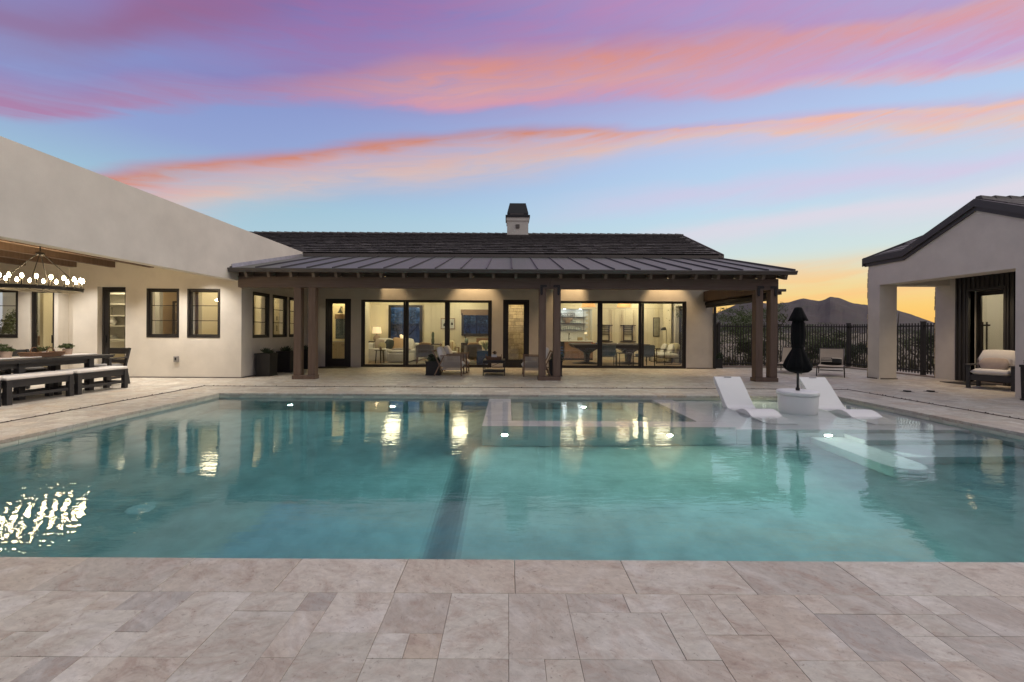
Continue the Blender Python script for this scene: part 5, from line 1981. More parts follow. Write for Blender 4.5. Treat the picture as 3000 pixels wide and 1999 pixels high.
bench(-8.96, 7.42, 8.57, 'charcoal bench with a white cushion, the one closer to the camera of the table benches')
bench(-8.97, 8.66, 9.80, 'charcoal bench with a white cushion, the one closer to the narrow black door')
bench(-8.95, 6.18, 7.33, 'charcoal bench with a white cushion at the edge of the picture')
def dchair(x, y, rz, label, src=None):
    if src:
        return dup(src, (x, y, 0), rz, label)
    t = thing('dining_chair', label, 'chair', (x, y, 0), rz, 'charcoal chairs round the dining table')
    kw = dict(local=True)     # faces -Y
    for sx in (-.27, .27):
        MB().box(sx - .028, sx + .028, -.24, -.18, 0, .63).build('leg', POLY, t, bevel=.004, **kw)
        MB().bar((sx, .30, 0), (sx, .20, .45), .055, .05).bar((sx, .20, .45), (sx, .32, .88), .055, .045).build('leg', POLY, t, **kw)
        MB().box(sx - .04, sx + .04, -.27, .26, .632, .66).build('armrest', POLY, t, bevel=.004, **kw)
        MB().box(sx - .015, sx + .015, -.18, .20, .16, .21).build('stretcher', POLY, t, **kw)
    MB().box(-.24, .24, -.25, .22, .40, .43).box(-.24, .24, -.235, -.195, .33, .399).build('seat', POLY, t, **kw)
    m = MB()
    m.hexa([(-.25, .285, .735), (.25, .285, .735), (.25, .31, .735), (-.25, .31, .735)], [(-.25, .315, .88), (.25, .315, .88), (.25, .34, .88), (-.25, .34, .88)])
    m.build('top_rail', POLY, t, **kw)
    m = MB()
    m.hexa([(-.25, .225, .52), (.25, .225, .52), (.25, .25, .52), (-.25, .25, .52)], [(-.25, .25, .60), (.25, .25, .60), (.25, .275, .60), (-.25, .275, .60)])
    m.build('back_rail', POLY, t, **kw)
    MB().pillow((0, -.01, .465), .50, .46, .08, pw=.2).build('cushion', CUSHG, t, smooth=True, **kw)
    return t
dc = dchair(-9.62, 10.22, 0, 'charcoal armchair at the end of the dining table, in front of the narrow black door')
for k, (y, lb) in enumerate(((9.25, 'charcoal armchair on the far side of the dining table, next to the table end'), (8.45, 'charcoal armchair on the far side of the dining table, behind the second plant'), (7.65, 'charcoal armchair on the far side of the dining table, behind the wicker basket'), (6.85, 'charcoal armchair on the far side of the dining table, at the edge of the picture'))):
    dchair(-10.42, y, R(90), lb, dc)
for k, (y, lb) in enumerate(((8.25, 'white serving board on the dining table under the nearer herb pot'), (9.40, 'white serving board on the dining table under the farther herb pot'))):
    o = MB().box(-9.82, -9.40, y - .36, y + .36, .766, .784).build('serving_board', WHITEP, None, bevel=.006)
    tag(o, lb, 'board', 'white serving boards')
potted(-9.62, 8.18, .785, .085, .12, 'bushy herb in a clay pot on the serving board nearer the camera', TERRA, HERB, .12, .13, 800, 11, lsize=.022)
potted(-9.66, 9.36, .785, .085, .12, 'bushy herb in a clay pot on the serving board nearer the end chair', TERRA, HERB, .12, .13, 800, 12, lsize=.022)
wicker_tray(-9.60, 8.80, .766, .36, .70, .09, R(0), 'long brown wicker basket in the middle of the dining table', 1.3)
potted(-9.60, 8.85, .79, .05, .09, 'little herb in a white pot inside the wicker basket', WHITEP, HERB, .10, .10, 350, 13, lsize=.018)

# chandelier: an iron ring with candle bulbs
CCX, CCY, CZ = -9.57, 8.72, 2.16
t = thing('chandelier', 'round iron ring chandelier with lit candle bulbs over the dining table', 'chandelier', (CCX, CCY, 3.05))
RR = .62
m = MB()
n = 64
for (ra, rb, za, zb) in ((RR - .012, RR + .012, -.035, .035),):
    for k in range(n):
        a0, a1 = 2 * math.pi * k / n, 2 * math.pi * (k + 1) / n
        P = lambda r_, a, z: (CCX + r_ * math.cos(a), CCY + r_ * math.sin(a), CZ + z)
        m.hexa([P(ra, a0, za), P(ra, a1, za), P(rb, a1, za), P(rb, a0, za)][::-1], [P(ra, a0, zb), P(ra, a1, zb), P(rb, a1, zb), P(rb, a0, zb)][::-1])
m.build('ring', mat('aged_iron', (.06, .058, .055), .5, metal=.6, var=.2, vscale=12), t)
MB().tube([(CCX, CCY, 3.05), (CCX, CCY, 2.92)], .012, 8).lathe([(.03, 0), (.07, .02), (.07, .05), (.03, .07)], (CCX, CCY, 2.84), 14).build('hub', BLACKM, t)
for k in range(4):
    a = R(35 + 90 * k)
    MB().tube([(CCX + .05 * math.cos(a), CCY + .05 * math.sin(a), 2.86), (CCX + RR * math.cos(a), CCY + RR * math.sin(a), CZ + .03)], .009, 6).build('rod', BLACKM, t)
for k in range(20):
    a = 2 * math.pi * (k + .4) / 20
    px, py = CCX + RR * math.cos(a), CCY + RR * math.sin(a)
    MB().lathe([(.022, -.02), (.024, .0), (.014, .01), (.014, .12), (.018, .125)], (px, py, CZ + .035), 10).build('candle_holder', MATS['aged_iron'], t)
    hb = t.children[-1]
    MB().lathe([(.010, 0), (.022, .022), (.026, .045), (.020, .070), (.005, .09)], (px, py, CZ + .16), 12).build('bulb', BULB, hb, smooth=True)

# ------------------------------------------------------------------ pool house porch
t = thing('lounge_chair', 'black outdoor lounge chair with white cushions on the pool house porch', 'armchair', (11.96, 10.46, 0), R(-61))
kw = dict(local=True)    # faces -Y
for sx in (-.37, .37):
    MB().box(sx - .035, sx + .035, -.42, -.35, 0, .56).build('leg', POLY, t, bevel=.004, **kw)
    MB().box(sx - .035, sx + .035, .33, .40, 0, .56).build('leg', POLY, t, bevel=.004, **kw)
    MB().box(sx - .06, sx + .06, -.46, .44, .562, .592).build('armrest', POLY, t, bevel=.005, **kw)
    MB().box(sx - .02, sx + .02, -.349, .329, .22, .33).build('side_rail', POLY, t, **kw)
MB().box(-.334, .334, -.405, -.365, .20, .33).build('front_rail', POLY, t, **kw)
MB().box(-.334, .334, -.36, .33, .31, .34).build('seat_base', POLY, t, **kw)
for k in range(4):
    x = -.30 + k * .2
    MB().bar((x, .32, .34), (x, .46, .80), .12, .025).build('slat', POLY, t, **kw)
MB().bar((-.37, .46, .80), (.37, .46, .80), .05, .06).build('top_rail', POLY, t, **kw)
MB().pillow((0, -.06, .41), .70, .74, .16, pw=.18).build('seat_cushion', CUSH, t, smooth=True, **kw)
MB().pillow((0, .27, .70), .70, .16, .50, Matrix.Rotation(R(-14), 3, 'X'), pw=.22).build('back_cushion', CUSH, t, smooth=True, **kw)
o = thing('pillow', 'taupe fringed pillow on the white cushioned lounge chair', 'pillow', (11.81, 10.36, .60), R(-61))
MB().pillow((0, .04, 0), .52, .15, .32, Matrix.Rotation(R(-24), 3, 'X')).build('pillow_body', CUSHT, o, smooth=True, local=True)
fr_ = MB()
rn = random.Random(6)
for s in (-1, 1):
    for k in range(14):
        z = -.13 + .26 * k / 13
        fr_.bar((s * .255, .04, z), (s * (.285 + rn.uniform(0, .012)), .035, z - .012), .009)
fr_.build('fringe', CUSHT, o, local=True)
o = MB().box(12.0, 12.72, 11.10, 11.85, .0005, .014).build('door_mat', MATF, None)
tag(o, 'dark doormat in front of the pool house door', 'doormat')
for k, (x, y, lb) in enumerate(((9.21, 9.83, 'small black deck cover in the paving, the one farther from the pool house'), (9.77, 9.85, 'small black deck cover in the paving, the one closer to the pool house'))):
    o = MB().box(x - .05, x + .05, y - .05, y + .05, .0005, .03).box(x - .09, x + .09, y - .09, y + .09, .0002, .006).build('deck_cover', BLACKM, None, bevel=.003)
    tag(o, lb, 'deck cover', 'deck covers')
# ------------------------------------------------------------------ rooms behind the glass
def room_light(x, y, z, e_, col=(1.0, .84, .58)):
    MB().lathe([(.07, -.012), (.07, 0)], (x, y, z - .002), 16).build('room_light', LED, house)
    lamp('room_light_glow', 'POINT', (x, y, z - .22), e_, col, house, .34)
LC = (1.0, .86, .56)
for x, y, e_ in ((-4.8, 17.3, 42), (-2.0, 17.3, 42), (-5.2, 19.3, 40), (-2.1, 19.0, 36)):
    room_light(x, y, 3.1, e_, LC)
for x, y, e_ in ((2.4, 17.0, 36), (4.6, 17.0, 40), (6.4, 17.6, 36), (3.4, 19.0, 34), (6.0, 19.2, 44)):
    room_light(x, y, 3.1, e_, LC)
room_light(-6.6, 16.5, 3.1, 46, (1.0, .78, .40))
room_light(.30, 16.3, 3.1, 44, (1.0, .80, .48))
for x in (1.9, 2.7, 3.45):
    MB().lathe([(.05, -.010), (.05, 0)], (x, 20.36, 2.408), 14).build('bar_light', emission('cool_lens', (.85, .95, 1.0), 14) if x < 2 else bpy.data.materials['cool_lens'], house)
    lamp('bar_light_glow', 'POINT', (x, 20.18, 2.26), 2.6, (.86, .96, 1.0), house, .12)
# stone fireplace wall behind the second narrow door: single stones on a mortar bed
stn = thing('stone_chimney_breast', 'rough limestone chimney breast behind the narrow glass door', 'fireplace', (.3, 17.2, 0))
MB().box(-.29, .89, 17.25, 17.6, .012, 3.09).build('mortar_bed', MORTAR, stn)
srn = random.Random(9)
z = .02
while z < 3.05:
    h = srn.choice((.09, .12, .16, .20))
    x = -.29
    while x < .88:
        L_ = min(srn.uniform(.14, .42), .89 - x)
        MB().box(x + .006, x + L_ - .006, 17.25 - srn.uniform(.015, .05), 17.249, z + .006, min(z + h, 3.08) - .006).build('stone', STONE, stn, bevel=.010, seg=1)
        x += L_
    z += h
# pantry behind the first door
c = thing('cabinet', 'cream pantry cabinet with a counter behind the first narrow door', 'cabinet', (-6.8, 16.8, 0))
MB().box(-7.9, -5.75, 16.62, 16.99, .10, .88).box(-7.9, -5.75, 16.66, 16.99, .012, .0995).build('carcass', CAB, c)
MB().box(-7.95, -5.74, 16.58, 16.99, .881, .92).build('counter', STONEW, c)
for k in range(5):
    x = -7.86 + k * .42
    MB().box(x, x + .40, 16.600, 16.619, .12, .66).build('door', CAB, c, bevel=.004)
    d_ = c.children[-1]
    MB().tube([(x + .34, 16.585, .60), (x + .34, 16.599, .60)], .012, 8).build('knob', BLACKM, d_)
    MB().box(x, x + .40, 16.600, 16.619, .68, .865).build('drawer', CAB, c, bevel=.004)
    d_ = c.children[-1]
    MB().box(x + .13, x + .27, 16.583, 16.599, .765, .777).build('handle', BLACKM, d_)
c = thing('wall_cabinet', 'cream upper cabinet on the pantry wall', 'cabinet', (-6.3, 16.8, 2))
MB().box(-6.30, -5.75, 16.72, 16.99, 1.0, 2.9).build('cabinet_body', CAB, c, bevel=.004)
MB().tube([(-6.26, 16.70, 1.08), (-6.26, 16.72, 1.08)], .012, 8).tube([(-6.26, 16.70, 1.75), (-6.26, 16.72, 1.75)], .012, 8).build('knob', BLACKM, c)
o = thing('pantry_window', 'small dark window with a woven shade over the pantry counter', 'window', (-6.6, 16.98, 1.4))
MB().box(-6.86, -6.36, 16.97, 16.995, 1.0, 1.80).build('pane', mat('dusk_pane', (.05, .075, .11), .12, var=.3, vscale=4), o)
MB().box(-6.88, -6.34, 16.95, 16.99, 1.80, 1.98).build('shade', mat('woven_blind', (.24, .16, .10), .85, var=.2, vscale=20), o)
o = thing('sconce', 'small black cone sconce over the pantry window', 'lamp', (-6.6, 16.9, 2.1))
MB().lathe([(.10, 0), (.03, .15), (.02, .20)], (-6.62, 16.83, 2.02), 16).build('shade', BLACKM, o)
MB().tube([(-6.62, 16.83, 2.2), (-6.62, 16.98, 2.28)], .012, 6).lathe([(.05, 0), (.05, .02)], (-6.62, 16.95, 2.26), 12).build('arm', BLACKM, o)
MB().sphere((-6.62, 16.83, 2.055), .028, 8).build('bulb', BULB, o)

# windows in the rear walls of the living room
o = window(house, 'y', 20.5, -1, -5.72, -4.12, .1, 2.56, 1, w=.07, name='rear_window', vert=1)
for _c in o.children:
    if _c.name.startswith('pane'):
        _c.data.materials[0] = GLASS_T
o = window(house, 'y', 20.0, -1, -2.17, -.75, 1.12, 2.32, 2, w=.06, name='rear_window', vert=1)
for _c in o.children:
    if _c.name.startswith('pane'):
        _c.data.materials[0] = GLASS_T
o = thing('roller_blind', 'woven brown roman blind over the living room window', 'blind', (-1.45, 19.95, 2.3))
for k in range(3):
    MB().box(-2.20, -.72, 19.905 - .012 * k, 19.93 - .012 * k, 2.08 + .08 * k, 2.17 + .085 * k).build('blind_fold', MATS['woven_blind'], o)
# sofa
s_ = thing('sofa', 'long white sectional sofa by the living room wall', 'sofa', (-5.2, 18.4, 0))
MB().box(-6.15, -4.05, 18.55, 19.45, .06, .40).box(-4.95, -4.05, 17.45, 18.549, .06, .40).build('sofa_base', CUSH, s_, bevel=.03)
MB().pillow((-5.55, 18.95, .46), 1.15, .85, .18, pw=.18).build('seat_cushion', CUSH, s_, smooth=True)
MB().pillow((-4.50, 18.45, .46), .90, 1.95, .18, pw=.18).build('seat_cushion', CUSH, s_, smooth=True)
MB().box(-6.15, -4.05, 19.40, 19.62, .06, .78).build('sofa_back', CUSH, s_, bevel=.05)
MB().box(-6.10, -5.05, 17.62, 17.86, .06, .60).build('sofa_arm', CUSH, s_, bevel=.05)
MB().box(-6.32, -6.151, 17.7, 19.6, .06, .78).build('sofa_back', CUSH, s_, bevel=.05)
MB().box(-4.049, -3.85, 18.5, 19.62, .06, .58).build('sofa_arm', CUSH, s_, bevel=.04)
for x, w_ in ((-5.55, .85), (-4.62, .85)):
    MB().pillow((x, 19.28, .74), w_, .22, .52, Matrix.Rotation(R(-12), 3, 'X')).build('back_cushion', CUSH, s_, smooth=True)
TAN = mat('tan_pillow', (.50, .33, .17), .95, var=.08, vscale=10)
GRN = mat('charcoal_pillow', (.045, .055, .055), .95)
OLV = mat('olive_pillow', (.40, .36, .24), .95, var=.1, vscale=14)
for x, y, z, w_, m_, rz, lb in ((-5.62, 18.7, .74, .46, CUSHT, 20, 'greyish throw pillow leaning at the arm end of the white sofa'),
                              (-5.20, 18.75, .72, .46, GRN, -14, 'dark charcoal throw pillow on the white sofa'),
                              (-4.86, 18.8, .76, .54, TAN, 10, 'large tan throw pillow on the white sofa'),
                              (-5.35, 18.15, .66, .34, OLV, 24, 'small olive throw pillow at the front of the white sofa')):
    o = MB().pillow((x, y, z), w_, .16, w_, Matrix.Rotation(R(rz), 3, 'Z') @ Matrix.Rotation(R(-16), 3, 'X') @ Matrix.Rotation(R(9), 3, 'Y')).build('throw_pillow', m_, None, smooth=True)
    tag(o, lb, 'pillow', 'throw pillows on the sofa')
o = MB().pillow((-4.45, 17.95, .575), .92, .55, .05, pw=.15).build('throw_blanket', CUSHT, None, smooth=True)
tag(o, 'taupe blanket laid over the white sofa chaise', 'blanket')
t = thing('side_table', 'small dark round side table in front of the white sofa', 'table', (-5.15, 17.2, 0))
MB().lathe([(.21, .53), (.22, .54), (.22, .56)], (-5.15, 17.2, 0), 20).build('table_top', DARKW, t)
for k in range(3):
    a = R(100 + 120 * k)
    MB().bar((-5.15 + .15 * math.cos(a), 17.2 + .15 * math.sin(a), .53), (-5.15 + .19 * math.cos(a), 17.2 + .19 * math.sin(a), .012), .04).build('leg', DARKW, t)
o = MB().lathe([(.045, 0), (.055, .03), (.055, .12), (.05, .13)], (-5.13, 17.2, .562), 14).build('cup', TERRA, None)
tag(o, 'tan cup on the small dark side table', 'cup')
t = thing('console_table', 'dark console table against the living room wall', 'table', (-6.4, 19.9, 0))
MB().box(-6.56, -5.85, 19.70, 20.05, .80, .84).build('table_top', DARKW, t)
for x in (-6.53, -5.88):
    for y in (19.73, 20.02):
        MB().box(x - .02, x + .02, y - .02, y + .02, .012, .799).build('leg', DARKW, t)
t = thing('table_lamp', 'table lamp with a linen shade on the console', 'lamp', (-6.1, 19.86, .84))
MB().lathe([(.09, 0), (.15, .06), (.17, .14), (.12, .24), (.04, .30), (.03, .36)], (-6.1, 19.86, .841), 20).build('lamp_base', TERRA, t, smooth=True)
MB().lathe([(.21, .36), (.18, .66)], (-6.1, 19.86, .841), 24).build('lamp_shade', LINEN, t)
lamp('lamp_glow', 'POINT', (-6.1, 19.86, 1.62), 5, (1, .72, .4), t, .06)
o = thing('wall_picture', 'narrow framed picture on the side wall of the living room', 'picture', (-6.59, 19.6, 1.4))
MB().box(-6.599, -6.57, 19.35, 19.75, 1.05, 1.85).build('picture_frame', DARKW, o)
MB().box(-6.5695, -6.566, 19.39, 19.71, 1.09, 1.81).build('print', mat('pale_print', (.55, .56, .52), .8, var=.25, vscale=4), o)
o = thing('wall_picture', 'small framed print on the cream board wall of the living room', 'picture', (-2.9, 19.98, 1.6))
MB().box(-3.14, -2.48, 19.96, 19.99, 1.42, 1.93).build('picture_frame', WALN, o)
MB().box(-3.11, -2.51, 19.955, 19.9595, 1.45, 1.90).build('print', MATS['pale_print'], o)
for x, z, r_ in ((-2.96, 1.63, .06), (-2.62, 1.68, .05)):
    m = MB().box(x - r_, x + r_, 19.951, 19.9545, z - r_ * 1.3, z + r_ * .5).box(x - r_ * .5, x + r_ * .5, 19.951, 19.9545, z + r_ * .5, z + r_ * 1.2)
    m.build('figure', mat('print_ink', (.05, .045, .04), .8), o)
def lchair(x, y, rz, label, src=None):
    if src:
        return dup(src, (x, y, 0), rz, label)
    t = thing('living_armchair', label, 'armchair', (x, y, 0), rz, 'tweed armchairs in the living room')
    kw = dict(local=True)    # faces +Y (back towards the glass)
    m = MB()
    n_ = 14
    for i in range(n_ + 1):
        a = math.pi + math.pi * i / n_
        c_, s2 = math.cos(a), math.sin(a)
        q = (abs(c_) ** 4 + abs(s2) ** 4) ** (-.25)
        px, py = .36 * c_ * q, .34 * s2 * q
        top = .74 + .06 * (abs(s2) ** 2)
        for f in (1, .86):
            m.v += [(px * f, py * f, .30), (px * f, py * f, top)]
    for i in range(n_):
        o = i * 4
        m.f += [(o, o + 4, o + 5, o + 1), (o + 2, o + 3, o + 7, o + 6), (o + 1, o + 5, o + 7, o + 3)]
    m.build('shell', GREYT, t, **kw)
    MB().box(-.33, .33, -.30, .34, .30, .36).build('seat', GREYT, t, bevel=.02, **kw)
    MB().pillow((0, .03, .42), .62, .62, .14, pw=.2).build('seat_cushion', CUSH, t, smooth=True, **kw)
    for sx in (-.30, .30):
        for yy in (-.26, .30):
            MB().bar((sx, yy, .30), (sx * 1.06, yy * 1.08, .012), .034).build('leg', WALN, t, **kw)
    MB().pillow((0, -.17, .66), .58, .14, .44, Matrix.Rotation(R(10), 3, 'X')).build('back_cushion', TAN, t, smooth=True, **kw)
    return t
lc = lchair(-3.30, 17.0, R(8), 'grey tweed armchair seen from behind through the middle glass panel')
lchair(-1.45, 17.5, R(18), 'grey tweed armchair seen from behind next to the blue planter', lc)
for x, y, rz, lb in ((-2.55, 18.6, 20, 'cream striped pillow on a chair in the middle of the living room'), (-1.05, 18.7, -8, 'cream striped pillow on the chair under the living room window')):
    t = thing('striped_chair', lb.replace('cream striped pillow on', 'wooden frame chair holding a striped pillow,').replace(' a chair', ' set').replace(' the chair', ' set'), 'armchair', (x, y + .1, 0), R(rz))
    t['label'] = 'wooden frame chair in the middle of the living room' if x < -2 else 'wooden frame chair under the living room window'
    kw = dict(local=True)
    for sx in (-.33, .33):
        MB().bar((sx, -.32, .012), (sx, -.30, .62), .04).build('leg', WALN, t, **kw)
        MB().bar((sx, .34, .012), (sx, .40, .78), .04).build('leg', WALN, t, **kw)
        MB().bar((sx, -.34, .62), (sx, .40, .60), .05, .03).build('armrest', WALN, t, **kw)
    MB().bar((-.33, .39, .72), (.33, .39, .72), .06, .03).bar((-.33, .36, .40), (.33, .36, .40), .06, .03).build('back_frame', WALN, t, **kw)
    MB().pillow((0, 0, .38), .62, .66, .16, pw=.2).build('seat_cushion', CUSH, t, smooth=True, **kw)
    o = thing('striped_pillow', lb, 'pillow', (x, y, .70), R(rz))
    rot = Matrix.Rotation(R(-14), 3, 'X')
    MB().pillow((0, .12, 0), .62, .16, .46, rot).build('pillow_body', mat('cream_pillow', (.70, .62, .42), .95), o, smooth=True, local=True)
    for xx in (-.03, .06, .13):
        MB().box(xx, xx + .035, .012, .022, -.15, .15).build('stripe', TAN, o, local=True)
t = thing('cactus_ornament', 'tall green cactus ornament by the living room wall', 'plant', (-3.3, 19.6, 0))
MB().box(-3.6, -3.0, 19.5, 19.9, .70, .74).build('stand', DARKW, t)
for x in (-3.57, -3.03):
    MB().box(x - .02, x + .02, 19.55, 19.85, .012, .699).build('leg', DARKW, t)
MB().lathe([(.05, 0), (.075, .10), (.07, .22), (.05, .28), (.065, .36), (.06, .48), (.02, .55)], (-3.45, 19.65, .741), 14).build('cactus', mat('cactus_green', (.06, .085, .05), .7), t, smooth=True)
t = thing('vase', 'glass vase with dark stems on a low table under the living room window', 'vase', (-1.9, 19.6, .8))
MB().lathe([(.05, 0), (.08, .05), (.08, .16), (.05, .20)], (-1.9, 19.6, .80), 14).build('vase_body', mat('green_glass', (.25, .32, .28), .15), t, smooth=True)
rn = random.Random(4)
for k in range(5):
    MB().tube([(-1.9, 19.6, .85), (-1.9 + rn.uniform(-.14, .14), 19.6, 1.16)], [.007, .012], 5).build('stem', DARKW, t)
t = thing('sideboard', 'dark sideboard under the living room window', 'sideboard', (-1.3, 19.75, 0))
MB().box(-2.15, -.48, 19.55, 19.97, .12, .795).build('cabinet_body', DARKW, t, bevel=.005)
for x in (-2.08, -.55):
    MB().box(x - .03, x + .03, 19.6, 19.9, .012, .1195).build('leg', DARKW, t)
o = MB().box(-1.45, -.80, 19.58, 19.66, .797, 1.02).build('storage_box', WALN, None, bevel=.01)
tag(o, 'brown wooden box on the dark sideboard', 'box')
pb_ = thing('blue_planter', 'square blue planter with a spiky plant inside the living room', 'planter', (-.85, 16.75, 0))
MB().box(-1.20, -.52, 16.45, 17.05, .012, .56).build('planter_body', BLUEP, pb_, bevel=.01)
lf = MB()
rn = random.Random(8)
for k in range(26):
    a = rn.uniform(0, 6.28)
    p0 = Vector((-.86, 16.75, .56))
    e_ = p0 + Vector((math.cos(a) * .32, math.sin(a) * .3, rn.uniform(.12, .42)))
    s2 = Vector((-math.sin(a), math.cos(a), 0)) * .022
    mid = p0.lerp(e_, .5) + Vector((0, 0, .07))
    lf.add([p0 - s2 * .6, p0 + s2 * .6, mid + s2, e_, mid - s2], [(0, 1, 2, 4), (4, 2, 3)])
lf.build('leaves', mat('agave_leaf', (.16, .21, .10), .55, var=.2, vscale=9), pb_)
o = MB().box(-5.0, -1.3, 16.6, 18.9, .0125, .022).build('rug', mat('grey_rug', (.22, .20, .17), .95, var=.25, vscale=3, stretch=(1, 5, 1)), None)
tag(o, 'grey patterned rug on the living room floor', 'rug')
t = thing('arc_lamp', 'lamp with a pale cone shade in front of the tall rear window', 'lamp', (-5.0, 19.9, 0))
MB().tube([(-5.25, 19.9, .012), (-5.25, 19.9, 1.0), (-5.18, 19.88, 1.18), (-5.02, 19.85, 1.14)], .012, 6).lathe([(.13, 0), (.13, .02)], (-5.25, 19.9, .012), 14).build('stand', BLACKM, t)
m = MB().tube([(-5.0, 19.85, 1.14), (-4.87, 19.83, .98)], [.05, .12], 14)
m.build('shade', LINEN, t)

# ---- game room
t = thing('wet_bar', 'wet bar with a wood front and pale counter in a tiled niche', 'bar', (2.8, 20.2, 0))
MB().box(2.62, 3.94, 19.72, 20.59, .10, .875).build('cabinet_body', WALN, t)
MB().box(1.03, 3.97, 19.68, 20.59, .876, .915).build('counter', STONEW, t, bevel=.004)
MB().box(1.03, 2.619, 19.78, 20.59, .10, .875).build('cabinet_body', WALN, t)
for k, (a, b) in enumerate(((2.64, 2.98), (3.0, 3.34))):
    MB().box(a, b, 19.70, 19.719, .13, .86).build('door', WALN, t, bevel=.003)
for z0, z1 in ((.13, .48), (.50, .86)):
    MB().box(3.36, 3.92, 19.70, 19.719, z0, z1).build('drawer', WALN, t, bevel=.003)
    d_ = t.children[-1]
    MB().box(3.54, 3.74, 19.682, 19.699, z0 + .16, z0 + .175).build('handle', BLACKM, d_)
MB().box(1.04, 3.94, 19.75, 20.4, .012, .0995).build('plinth', DARKW, t)
bs = thing('wine_fridge', 'built-in wine fridge with blue lit bottles beside the bar front', 'fridge', (2.3, 19.75, 0))
MB().box(2.02, 2.60, 19.72, 19.779, .11, .87).build('fridge_body', BLACKM, bs)
for k in range(5):
    MB().box(2.07, 2.55, 19.712, 19.719, .18 + k * .13, .25 + k * .13).build('shelf', BLUEP if k < 4 else BLACKM, bs)
# white tiles behind the bar
ti0 = None
tb = thing('tile_backsplash', 'white glazed tile wall behind the bar shelves', 'tiled wall', (2.5, 20.6, .9))
for r_ in range(15):
    for c_ in range(15):
        x = 1.06 + c_ * .2 - (.1 if r_ % 2 else 0)
        if x < 1.02 or x + .2 > 3.95:
            continue
        z = .92 + r_ * .0985
        if ti0 is None:
            ti0 = MB().box(.0015, .1985, 20.585, 20.599, .0015, .097).build('tile', TILEW, tb)
            ti0.data.transform(Matrix.Translation((2.5, 20.6, .9)))
            o = ti0
        else:
            o = ti0.copy()
            COL.objects.link(o)
        o.location = (x - 2.5, -20.6, z - .9)
t = thing('wall_shelf', 'three black bar shelves on a thin iron frame', 'shelf', (2.6, 20.45, 1.5))
for z in (1.40, 1.71, 2.02):
    MB().box(1.06, 3.74, 20.36, 20.58, z, z + .018).build('shelf_board', BLACKM, t)
for x in (1.2, 3.62):
    MB().bar((x, 20.38, 1.36), (x, 20.38, 2.405), .016).build('upright', BLACKM, t)
rn = random.Random(15)
GL = mat('clear_tumbler', (.62, .70, .70), .1, var=.2, vscale=30, spec=1.0)
k = 0
for z in (1.419, 1.729):
    x = 2.0
    while x < 3.55:
        if not (z > 1.7 and 2.62 < x < 3.12):
            h = rn.uniform(.09, .17)
            o = MB().lathe([(.018, 0), (.028, .01), (.034, h), (.030, h)], (x, 20.47, z), 9).build('glass', GL, None)
            tag(o, 'clear drinking glass on the %s bar shelf' % ('lowest' if z < 1.5 else 'middle'), 'glass', 'glasses on the bar shelves %s' % ('low' if z < 1.5 else 'middle'))
        x += rn.uniform(.085, .12)
o = MB().lathe([(.10, 0), (.14, .10), (.15, .13), (.24, .16), (.24, .25), (.26, .27)], (2.86, 20.46, 1.729), 20).build('urn', TERRA, None, smooth=True)
tag(o, 'wide pale urn on the middle bar shelf under the sign', 'urn')
sg = thing('wall_sign', 'small black framed sign reading FAKE NEWS on the top bar shelf', 'sign', (2.86, 20.44, 2.16))
MB().box(2.54, 3.20, 20.44, 20.47, 2.04, 2.235).build('sign_board', BLACKM, sg)
f = MB()
frame(f, 'y', 20.434, 20.4395, 2.565, 3.175, 2.062, 2.213, .014)
f.build('border', WHITEP, sg)
cu = bpy.data.curves.new('lettering', 'FONT')
cu.body = 'FAKE NEWS'
cu.size = .105
cu.align_x = 'CENTER'
cu.align_y = 'CENTER'
cu.extrude = .002
cu.offset = .002
lt = bpy.data.objects.new('lettering', cu)
COL.objects.link(lt)
cu.materials.append(WHITEP)
lt.rotation_euler = (R(90), 0, 0)
lt.location = (2.87 - 2.86, 20.434 - 20.44, 2.1375 - 2.16)
dg_ = bpy.context.evaluated_depsgraph_get()
me_ = bpy.data.meshes.new_from_object(lt.evaluated_get(dg_))
bpy.data.objects.remove(lt)
lt = bpy.data.objects.new('lettering', me_)
COL.objects.link(lt)
lt.rotation_euler = (R(90), 0, 0)
lt.location = (2.87 - 2.86, 20.434 - 20.44, 2.1375 - 2.16)
lt.parent = sg
t = thing('faucet', 'black bar tap on the pale counter', 'tap', (2.92, 20.35, .915))
MB().tube([(2.92, 20.4, .916), (2.92, 20.4, 1.22), (2.92, 20.3, 1.26), (2.92, 20.22, 1.20)], .018, 8).build('spout', BLACKM, t, smooth=True)
MB().tube([(2.93, 20.4, 1.0), (3.03, 20.4, 1.03)], .010, 6).build('handle', BLACKM, t)
for k in range(4):
    o = MB().lathe([(.030, 0), (.036, .02), (.036, .13), (.030, .15)], (3.36 + k * .06, 20.40, .916), 10).build('canister', mat('amber_tin', (.42, .33, .18), .4, metal=.3), None)
    tag(o, 'small amber canister standing in a row on the bar counter', 'canister', 'canisters on the bar counter')
t = thing('mini_lamp', 'thin brass lamp with a little shade on the bar counter', 'lamp', (3.72, 20.38, .915))
MB().tube([(3.72, 20.38, .916), (3.72, 20.38, 1.24)], .007, 6).lathe([(.05, 0), (.05, .012)], (3.72, 20.38, .916), 12).build('stem', MATS['amber_tin'], t)
MB().lathe([(.07, 0), (.05, .10)], (3.72, 20.38, 1.22), 14).build('lamp_shade', LINEN, t)
